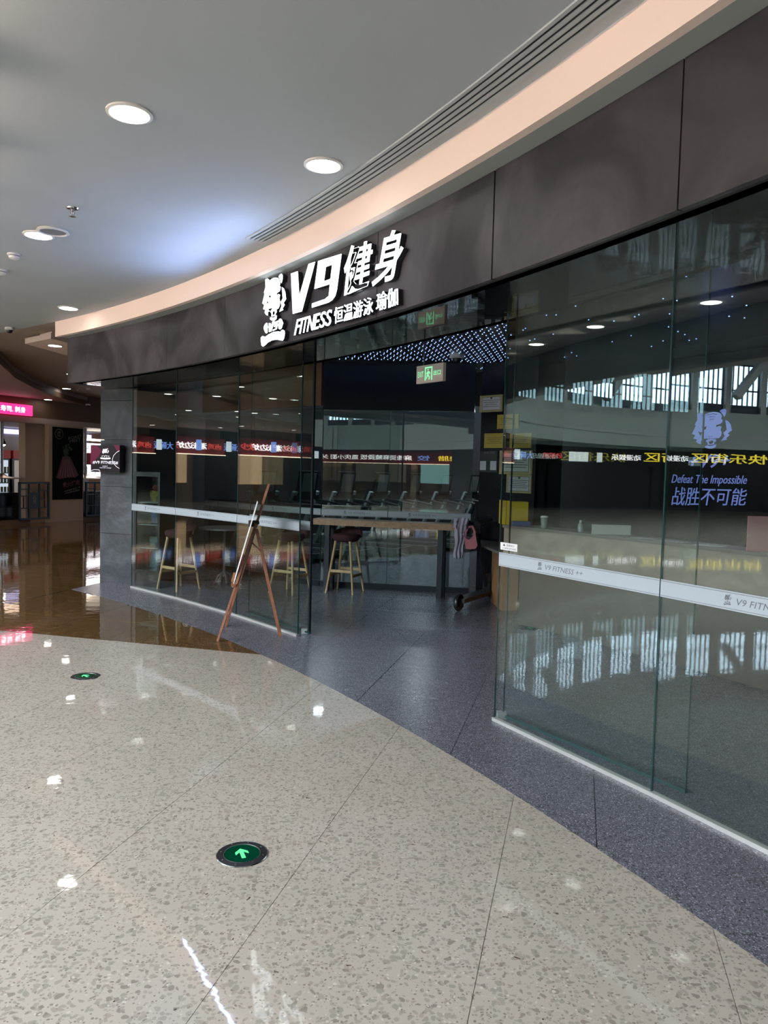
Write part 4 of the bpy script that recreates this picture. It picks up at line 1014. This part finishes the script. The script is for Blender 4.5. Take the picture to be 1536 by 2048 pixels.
MB().tube([l2 - (l2-hb).normalized()*.13, l2], .022, 8).build('grip', 'black_plastic', sc_, smooth=True)
MB().tube([l1, l1 + (hb-l1).normalized()*.10], .022, 8).build('grip', 'black_plastic', sc_, smooth=True)
l3 = atd(968, 1044, hb.y - .03)
MB().tube([hb + Vector((0, 0, -.03)), l3 + Vector((0, -.05, -.02))], .008, 6).build('brake_lever', 'black_metal', sc_, smooth=True)
MB().box(hb.x - .03, hb.y - .05, hb.z - .12, hb.x + .05, hb.y + .03, hb.z + .02).build('display_pod', 'black_plastic', sc_)
def drape(name, pts_top, pts_bot, Y, m, label, cat, depth=.03, waves=5, n=18, rows=10, taper=None):
    """hanging cloth with folds, outline given by its top and bottom ends"""
    vs = []; N_ = n*rows
    for s_ in (0, 1):
        for j in range(rows):
            v = j/(rows-1)
            for i in range(n):
                u = i/(n-1); a = Vector(pts_top[0]).lerp(Vector(pts_top[1]), u); b = Vector(pts_bot[0]).lerp(Vector(pts_bot[1]), u)
                p = a.lerp(b, v); f = depth*sin(u*waves*2*pi + 1.3*v)*(.3 + .7*v) + .015*sin(9*v + 4*u)
                e = sin(pi*u)**.4 if 0 < u < 1 else 0
                vs.append((p.x + .008*sin(12*v + 3*u), p.y + f - (.03*e if s_ == 0 else -.02), p.z + (.012*sin(u*waves*2*pi) if v > .9 else 0)))
    fs = []
    for j in range(rows-1):
        for i in range(n-1):
            k = j*n+i; fs += [(k, k+1, k+n+1, k+n), (N_+k, N_+k+n, N_+k+n+1, N_+k+1)]
    for i in range(n-1): fs += [(i, N_+i, N_+i+1, i+1), ((rows-1)*n+i, (rows-1)*n+i+1, N_+(rows-1)*n+i+1, N_+(rows-1)*n+i)]
    for j in range(rows-1): fs += [(j*n, j*n+n, N_+j*n+n, N_+j*n), (j*n+n-1, N_+j*n+n-1, N_+j*n+2*n-1, j*n+2*n-1)]
    return tag(MB().add(vs, fs).build(name, m, smooth=True), label, cat)
yy = hb.y - .10
sh = drape('grey_shirt', (atd(911, 1034, yy), atd(938, 1037, yy)), (atd(908, 1117, yy), atd(925, 1114, yy)), yy, 'shirt', 'grey striped shirt hanging from the scooter handlebar', 'shirt', .022, 3)
drape('sleeve', (atd(908, 1036, yy), atd(918, 1036, yy)), (atd(907, 1056, yy), atd(915, 1058, yy)), yy, 'shirt', None, None, .01, 1, 8, 5).parent = sh
drape('sleeve', (atd(926, 1040, yy), atd(938, 1042, yy)), (atd(921, 1070, yy), atd(930, 1072, yy)), yy, 'shirt', None, None, .01, 1, 8, 5).parent = sh
yp = hb.y - .12
pg = thing('pink_bag', atd(940, 1098, yp), 'pink cloth bag hanging beside the grey shirt', 'bag')
tb = [atd(x, y, yp) for x, y in ((929, 1075), (937, 1079), (945, 1075), (950, 1065), (954, 1092), (950, 1097), (940, 1098), (932, 1097), (930, 1088))]
vs = [(p.x, p.y - .035, p.z) for p in tb] + [(p.x, p.y + .035, p.z) for p in tb]; n = len(tb)
MB().add(vs, [tuple(range(n)), tuple(range(n, 2*n))[::-1]] + [(i, (i+1) % n, n+(i+1) % n, n+i) for i in range(n)]).build('body', 'pink_cloth', pg)
hp = [atd(x, y, yp) for x, y in ((930, 1076), (932, 1062), (938, 1054), (945, 1053), (950, 1064), (949, 1070))]
MB().tube(hp, .016, 7).build('strap', 'pink_cloth', pg, smooth=True)
# ------------------------------------------------------------------ LED screen on the pillar
sp = Plane(tuple(pa - pn*.12)[:2], tuple(pd)[:2])
_a, _b = sp.px(181, 944)[0], sp.px(239, 945)[0]; _c, _d = sp.px(200, 944.5)[1], sp.px(200, 890)[1]
_o = sp(_a, 0); sp = Plane((_o.x, _o.y), tuple(pd)[:2]); SL = _b - _a; SA = _o
sz0, sz1 = _c, _d; sh_ = sz1 - sz0
scn = thing('screen_sign', (SA.x, SA.y, sz0), 'square LED screen reading #V9 FITNESS# on the stone pillar', 'screen')
pbox(MB(), sp, 0, sz0, SL, sz1, -.085, -.001).build('housing', 'black_plastic', scn)
pbox(MB(), sp, .004, sz0 + .004, SL - .004, sz1 - .004, -.001, .001).build('display', 'screen_dark', scn)
Q = lambda a, b: (SL*a, sz0 + sh_*b)
m = MB(); shape(m, sp, [[Q(0, .98), Q(.22, .98), Q(.38, .8), Q(.30, .6), Q(.05, .30), Q(0, .3)]], .0015); shape(m, sp, [[Q(.8, 1), Q(1, 1), Q(1, .78), Q(.9, .8)]], .0015); m.build('wine_patch', 'screen_wine', scn)
m = MB(); write(m, sp, '#V9 FITNESS#', [Q(.08, .30), Q(.95, .30), Q(.95, .42), Q(.08, .42)], .002, offset=.01, res=2)
write(m, sp, 'DEFEAT', [Q(.42, .21), Q(.60, .21), Q(.60, .245), Q(.42, .245)], .002, res=1); write(m, sp, 'THE IMPOSSIBLE', [Q(.32, .15), Q(.72, .15), Q(.72, .185), Q(.32, .185)], .002, res=1)
write(m, sp, '+V9+', [Q(.38, .56), Q(.66, .56), Q(.66, .63), Q(.38, .63)], .002, res=1)
for lp in TIG[:3]: shape(m, sp, [[Q(.40 + (x-282)/530*.24, .66 + (1265-y)/1065*.22) for x, y in l] for l in lp], .002)
shape(m, sp, [[Q(.34, .52), Q(.36, .55), Q(.50, .535), Q(.68, .55), Q(.70, .52), Q(.68, .49), Q(.5, .475), Q(.36, .49)]], .002)
m.build('lettering', 'screen_print', scn)
def ribbon(mb, pl_, pts, wd, d=.003):
    for a, b in zip(pts[:-1], pts[1:]):
        v = Vector((b[0]-a[0], b[1]-a[1])).normalized(); n_ = (-v.y*wd/2, v.x*wd/2)
        mb.add([pl_(a[0]-n_[0], a[1]-n_[1], d), pl_(b[0]-n_[0], b[1]-n_[1], d), pl_(b[0]+n_[0], b[1]+n_[1], d), pl_(a[0]+n_[0], a[1]+n_[1], d)], [(0, 1, 2, 3)])
m = MB(); ribbon(m, sp, [Q(1.0, .80), Q(.90, .74), Q(.80, .62), Q(.76, .48), Q(.80, .34), Q(.90, .22), Q(1.0, .16)], .006)
ribbon(m, sp, [Q(0, .08), Q(.04, .05), Q(.12, .09), Q(.30, .09), Q(.34, .02)], .006); m.build('light_line', 'screen_print', scn)
# ------------------------------------------------------------------ food court at the far left
f0, f1 = Vector((-9.997, 19.487, 0)), Vector((-8.587, 22.641, 0)); fd = (f1 - f0).normalized()
FD = Plane(f0[:2], fd[:2])        # s to the right
fwall = struct(pbox(MB(), FD, -2.2, 2.86, 5.2, 3.60, -.3, 0).build('wall_foodcourt', 'brown_paint'), 'brown fascia wall above the food stalls')
pbox(MB(), FD, -2.2, 2.71, 5.2, 2.86, -.3, .06).build('lintel', 'lintel', fwall)
pbox(MB(), FD, .87, 0, 2.85, 2.71, -.35, -.10).build('pier', 'wall_tan', fwall)
pbox(MB(), FD, 1.50, 0, 2.74, 2.71, -.35, .06).build('pier', 'wall_tan', fwall)
pbox(MB(), FD, -2.2, 0, .9, .10, -.2, .05).build('plinth', 'brown_paint', fwall); pbox(MB(), FD, 2.76, 0, 5.2, .10, -.2, .05).build('plinth', 'brown_paint', fwall)
struct(pbox(MB(), FD, -1.0, 0, 7.2, 2.9, -3.3, -3.2).build('wall_stall_back', 'stall_grey'))
struct(pbox(MB(), FD, -1.0, 2.72, 7.2, 2.8, -3.2, -.3).build('ceiling_stalls', 'white_paint'))
t = tag(pbox(MB(), FD, -.9, 2.52, 7.0, 2.66, -3.19, -3.12).build('cove_light', 'cove_blue'), 'violet cove light on the back wall of the food stalls', 'light')
ps = thing('stall_sign', FD(-.4, 3.0), 'pink illuminated sign above the food stall at the left edge', 'sign')
pbox(MB(), FD, -1.7, 2.895, .93, 3.175, .02, .10).build('panel', 'pink_sign', ps)
m = MB(); write(m, FD, '寿司. 刺身', rectq(-.05, 2.96, .70, 3.11), .103, res=2); m.build('lettering', 'sign_white', ps)
po = thing('food_poster', FD(2.2, .6), 'black food poster with red meat on the tan pier', 'poster')
pA, pB_, pz0, pz1 = 1.62, 2.70, .62, 2.66
pbox(MB(), FD, pA, pz0, pB_, pz1, .061, .075).build('panel', 'poster_black', po)
W_ = lambda a, b: (pA + (pB_-pA)*a, pz0 + (pz1-pz0)*b)
m = MB()
for k in range(7): 
    a = .10 + .10*k; shape(m, FD, [[W_(.32 + .03*k, .60), W_(.38 + .03*k, .60), W_(.16 + a, .28 + .01*k), W_(.02 + a, .30)]], .076 + .0004*k)
m.build('meat_print', 'meat_red', po)
m = MB()
for k in range(6):
    a = .12 + .10*k; shape(m, FD, [[W_(.36 + .03*k, .56), W_(.375 + .03*k, .56), W_(.10 + a, .32), W_(.06 + a, .31)]], .080)
m.build('fat_print', 'meat_pale', po)
m = MB()
for k in range(26):
    cx, cy, r = random.gauss(.45, .08), random.gauss(.66, .05), random.uniform(.02, .045)
    shape(m, FD, [[W_(cx + r*cos(q*pi/3 + k), cy + .55*r*sin(q*pi/3 + k)) for q in range(6)]], .081 + .0002*k)
m.build('leaf_print', 'veg_green', po)
m = MB(); write(m, FD, 'ROAST', [W_(.50, .83), W_(.95, .88), W_(.95, .92), W_(.50, .87)], .082); write(m, FD, 'MEET', [W_(.55, .79), W_(.92, .83), W_(.92, .87), W_(.55, .83)], .082)
write(m, FD, '新鲜现烤 每日一味', [W_(.38, .10), W_(.92, .16), W_(.92, .185), W_(.38, .125)], .082, res=1); write(m, FD, '传统炭火烤肉', [W_(.40, .07), W_(.88, .12), W_(.88, .145), W_(.40, .095)], .082, res=1)
c = [(.20 + .13*cos(k*pi/12), .905 + .07*sin(k*pi/12)) for k in range(24)]; c2 = [(.20 + .12*cos(k*pi/12), .905 + .063*sin(k*pi/12)) for k in range(24)]
shape(m, FD, [[W_(*p) for p in c], [W_(*p) for p in c2]], .082); write(m, FD, '烤\n味', [W_(.15, .865), W_(.25, .865), W_(.25, .945), W_(.15, .945)], .082, res=1)
m.build('lettering', 'poster_text', po)
m = MB(); write(m, FD, '炭火烤肉', [W_(.32, .16), W_(.88, .20), W_(.88, .28), W_(.32, .24)], .082, offset=.02); m.build('red_lettering', 'meat_red', po)
# lattice screens and black counters
def lattice(s0, s1, label, ctr_s=None):
    t = thing('lattice_screen', FD(s0, 0), label, 'screen', 'black lattice screens of the food stalls')
    z0, z1 = .10, 1.12; w_ = s1 - s0; m = MB()
    for s in (s0, s1 - .05): pbox(m, FD, s, z0, s + .05, z1, .06, .11)
    for z in (z0, z1 - .05): pbox(m, FD, s0, z, s1, z + .05, .06, .11)
    for f in (.33, .67): pbox(m, FD, s0 + w_*f - .02, z0, s0 + w_*f + .02, z1, .06, .10)
    m.build('frame', 'black_plastic', t)
    m = MB()
    for a, b, c, d in ((0, .30, .33, .325), (0, .62, .33, .645), (.15, .30, .165, .62), (.67, .30, 1, .325), (.67, .75, 1, .775), (.83, .30, .845, .75), (.67, .52, .83, .545), (0, .80, .33, .825)):
        pbox(m, FD, s0 + w_*a, z0 + (z1-z0)*b, s0 + w_*c, z0 + (z1-z0)*d, .065, .095)
    m.build('bars', 'black_plastic', t)
    pbox(MB(), FD, s0 + w_*.34, z0 + .3, s0 + w_*.66, z1 - .28, .07, .09).build('panel', 'black_plastic', t)
    m = MB(); write(m, FD, '食', rectq(s0 + w_*.42, z0 + .42, s0 + w_*.58, z1 - .36), .092); m.build('lettering', 'poster_text', t)
lattice(.50, 1.50, 'black lattice screen with a written panel left of the tan pier')
lattice(-1.3, -.3, 'black lattice screen beyond the left picture edge')
lattice(2.80, 3.9, 'black lattice screen right of the food poster')
tag(pbox(MB(), FD, -1.9, .0, .86, .82, -.9, -.36).build('stall_counter', 'black_wall'), 'black food stall counter behind the lattice at the left edge', 'counter', 'black stall counters')
tag(pbox(MB(), FD, 2.86, .0, 4.9, .82, -.9, -.36).build('stall_counter', 'black_wall'), 'black food stall counter right of the poster', 'counter', 'black stall counters')
# hot-pot hoods on steel pipes
def hood(s, label, d=-.5):
    p = FD(s, 0, d); t = thing('extractor_hood', (p.x, p.y, 1.2), label, 'hood', 'steel extractor pipes')
    MB().tube([(p.x, p.y, 1.32), (p.x, p.y, 2.72)], .055, 14).build('pipe', 'steel', t, smooth=True)
    MB().lathe([(.50, 0), (.46, .03), (.16, .06), (.07, .14)], (p.x, p.y, 1.20), 24).build('hood', 'steel', t, smooth=True)
    MB().lathe([(.062, 0), (.062, .03)], (p.x, p.y, 1.95), 14).build('collar', 'chrome', t, smooth=True)
hood(.44, 'steel extractor pipe with hood at the left picture edge'); hood(3.34, 'steel extractor pipe with hood right of the poster')
def pendant(s, z, label, d=-.9):
    p = FD(s, z, d); t = thing('pendant_lamp', (p.x, p.y, z), label, 'lamp', 'black pendant lamps')
    MB().tube([(p.x, p.y, z + .1), (p.x, p.y, 2.72)], .006, 5).build('cord', 'black_plastic', t)
    MB().lathe([(.075, 0), (.07, .03), (.03, .12), (.02, .16)], (p.x, p.y, z), 16).build('shade', 'black_plastic', t, smooth=True)
    MB().sphere((p.x, p.y, z + .005), .05, 12, 8).build('bulb', 'lamp', t, smooth=True)
pendant(.84, 2.12, 'small black pendant lamp beside the left steel pipe'); pendant(3.48, 2.10, 'small black pendant lamp right of the food poster')
# stall fridges with red headers
for k, (s0_, s1_, m_, l) in enumerate(((1.30, 2.42, 'cool_white', 'lit drinks fridge with red header, left of two'), (2.52, 3.35, 'white_plastic', 'white freezer with red header, right of two'))):
    t = thing('stall_fridge', FD(s0_, 0, -3), l, 'fridge', 'fridges in the food stall')
    pbox(MB(), FD, s0_, 0, s1_, 1.75, -3.1, -2.6).build('cabinet', 'black_plastic', t)
    pbox(MB(), FD, s0_, 1.75, s1_, 2.0, -3.1, -2.55).build('header', 'red_fascia', t)
    pbox(MB(), FD, s0_ + .06, .3, s1_ - .06, 1.70, -2.60, -2.585).build('door', m_ if k else 'fridge_light', t)
    m = MB()
    if not k:
        for z in (.7, 1.0, 1.3): pbox(m, FD, s0_ + .06, z, s1_ - .06, z + .03, -2.585, -2.56)
        for z in (.73, 1.03, 1.33):
            for j in range(9): pbox(m, FD, s0_ + .10 + j*.115, z, s0_ + .17 + j*.115, z + .17, -2.58, -2.555)
        m.build('bottles', 'veg_green', t)
bs = thing('menu_screen', FD(4.0, 1.5, -1.2), 'bright white menu signs half hidden behind the pillar screen', 'screen')
m = MB(); pbox(m, FD, 3.95, 2.0, 5.1, 2.30, -1.25, -1.2); m.build('upper_panel', 'sign_white', bs)
m = MB(); pbox(m, FD, 3.95, 1.25, 5.1, 1.62, -1.25, -1.2); m.build('lower_panel', 'sign_white', bs)
pbox(MB(), FD, 3.93, 1.64, 5.1, 1.98, -1.25, -1.2).build('red_panel', 'red_fascia', bs)
pbox(MB(), FD, 3.93, 2.38, 5.1, 2.44, -1.2, -1.1).build('light_bar', 'lamp_warm', bs)
m = MB(); write(m, FD, '烤肉', rectq(3.98, 2.02, 4.5, 2.27), -1.195, res=1); write(m, FD, '生鲜', rectq(3.98, 1.28, 4.5, 1.58), -1.195, res=1); m.build('lettering', 'black_plastic', bs)
# ------------------------------------------------------------------ lamps that light the places
def area(name, loc, size, energy, col=(1, .95, .88), rot=(0, 0, 0), sx=None):
    l = bpy.data.lights.new(name, 'AREA'); l.energy = energy; l.color = col; l.shape = 'RECTANGLE'; l.size = size; l.size_y = sx or size
    o = bpy.data.objects.new(name, l); COL.objects.link(o); o.location = loc; o.rotation_euler = rot; return o
def spot(name, loc, energy, col, ang=60, blend=.6, rot=(0, 0, 0)):
    l = bpy.data.lights.new(name, 'SPOT'); l.energy = energy; l.color = col; l.spot_size = radians(ang); l.spot_blend = blend; l.shadow_soft_size = .05
    o = bpy.data.objects.new(name, l); COL.objects.link(o); o.location = loc; o.rotation_euler = rot; return o
for x, y in ((-1.2, 14.6), (.8, 15.8), (2.8, 17.4)): area('gym_fill', (x, y, 3.1), .16, 22, (.9, .95, 1))  # added lamps, no such fittings known, to lift the treadmills out of the dark
for s in (.6, 1.6, 4.2):
    p = FD(s, 2.6, -1.6); area('stall_lamp', p, .8, 6, (1, .72, .5))
for x, y in ((340, 778), (410, 780), (495, 786)):
    p = atd(x, y - 2, 11.6); spot('bulkhead_spot', (p.x, p.y, 3.1), 9, (1, .72, .45), 80, .8)
for x, y in ((-7.0, 14.5), (-7.6, 17.0), (-7.2, 19.5)):
    spot('foodcourt_spot', (x, y, 3.55), 55, (1, .66, .42), 120, .8)
for a in range(14, 52, 3):     # added warm spots by the atrium edge, made up to brighten the pink bulkhead
    p = P(17.5, a, 3.38); l = spot('bulkhead_fill', p, 55, (1, .76, .62), 70, .9); v = P(RS, a, 3.42) - p; l.rotation_euler = v.to_track_quat('-Z', 'Y').to_euler()
p = P(20.12, 37.2, 3.05); l = area('sign_glow', p, 1.9, 17, (.42, .56, 1), sx=.12); v = P(18.2, 37.6, HC) - p  # unseen lamp added in midair, stands in for the letters' blue light
l.rotation_euler = v.to_track_quat('-Z', 'Y').to_euler()
t_ = P(1, 37.2 - 90) - P(0, 37.2); xv = (P(20, 36) - P(20, 38)).normalized(); zv = -v.normalized(); yv = zv.cross(xv).normalized(); xv = yv.cross(zv)
l.matrix_world = Matrix(((xv.x, yv.x, zv.x, p.x), (xv.y, yv.y, zv.y, p.y), (xv.z, yv.z, zv.z, p.z), (0, 0, 0, 1)))
spot('reception_spot', (3.2, 7.2, 3.1), 25, (1, .85, .7), 110, .8)
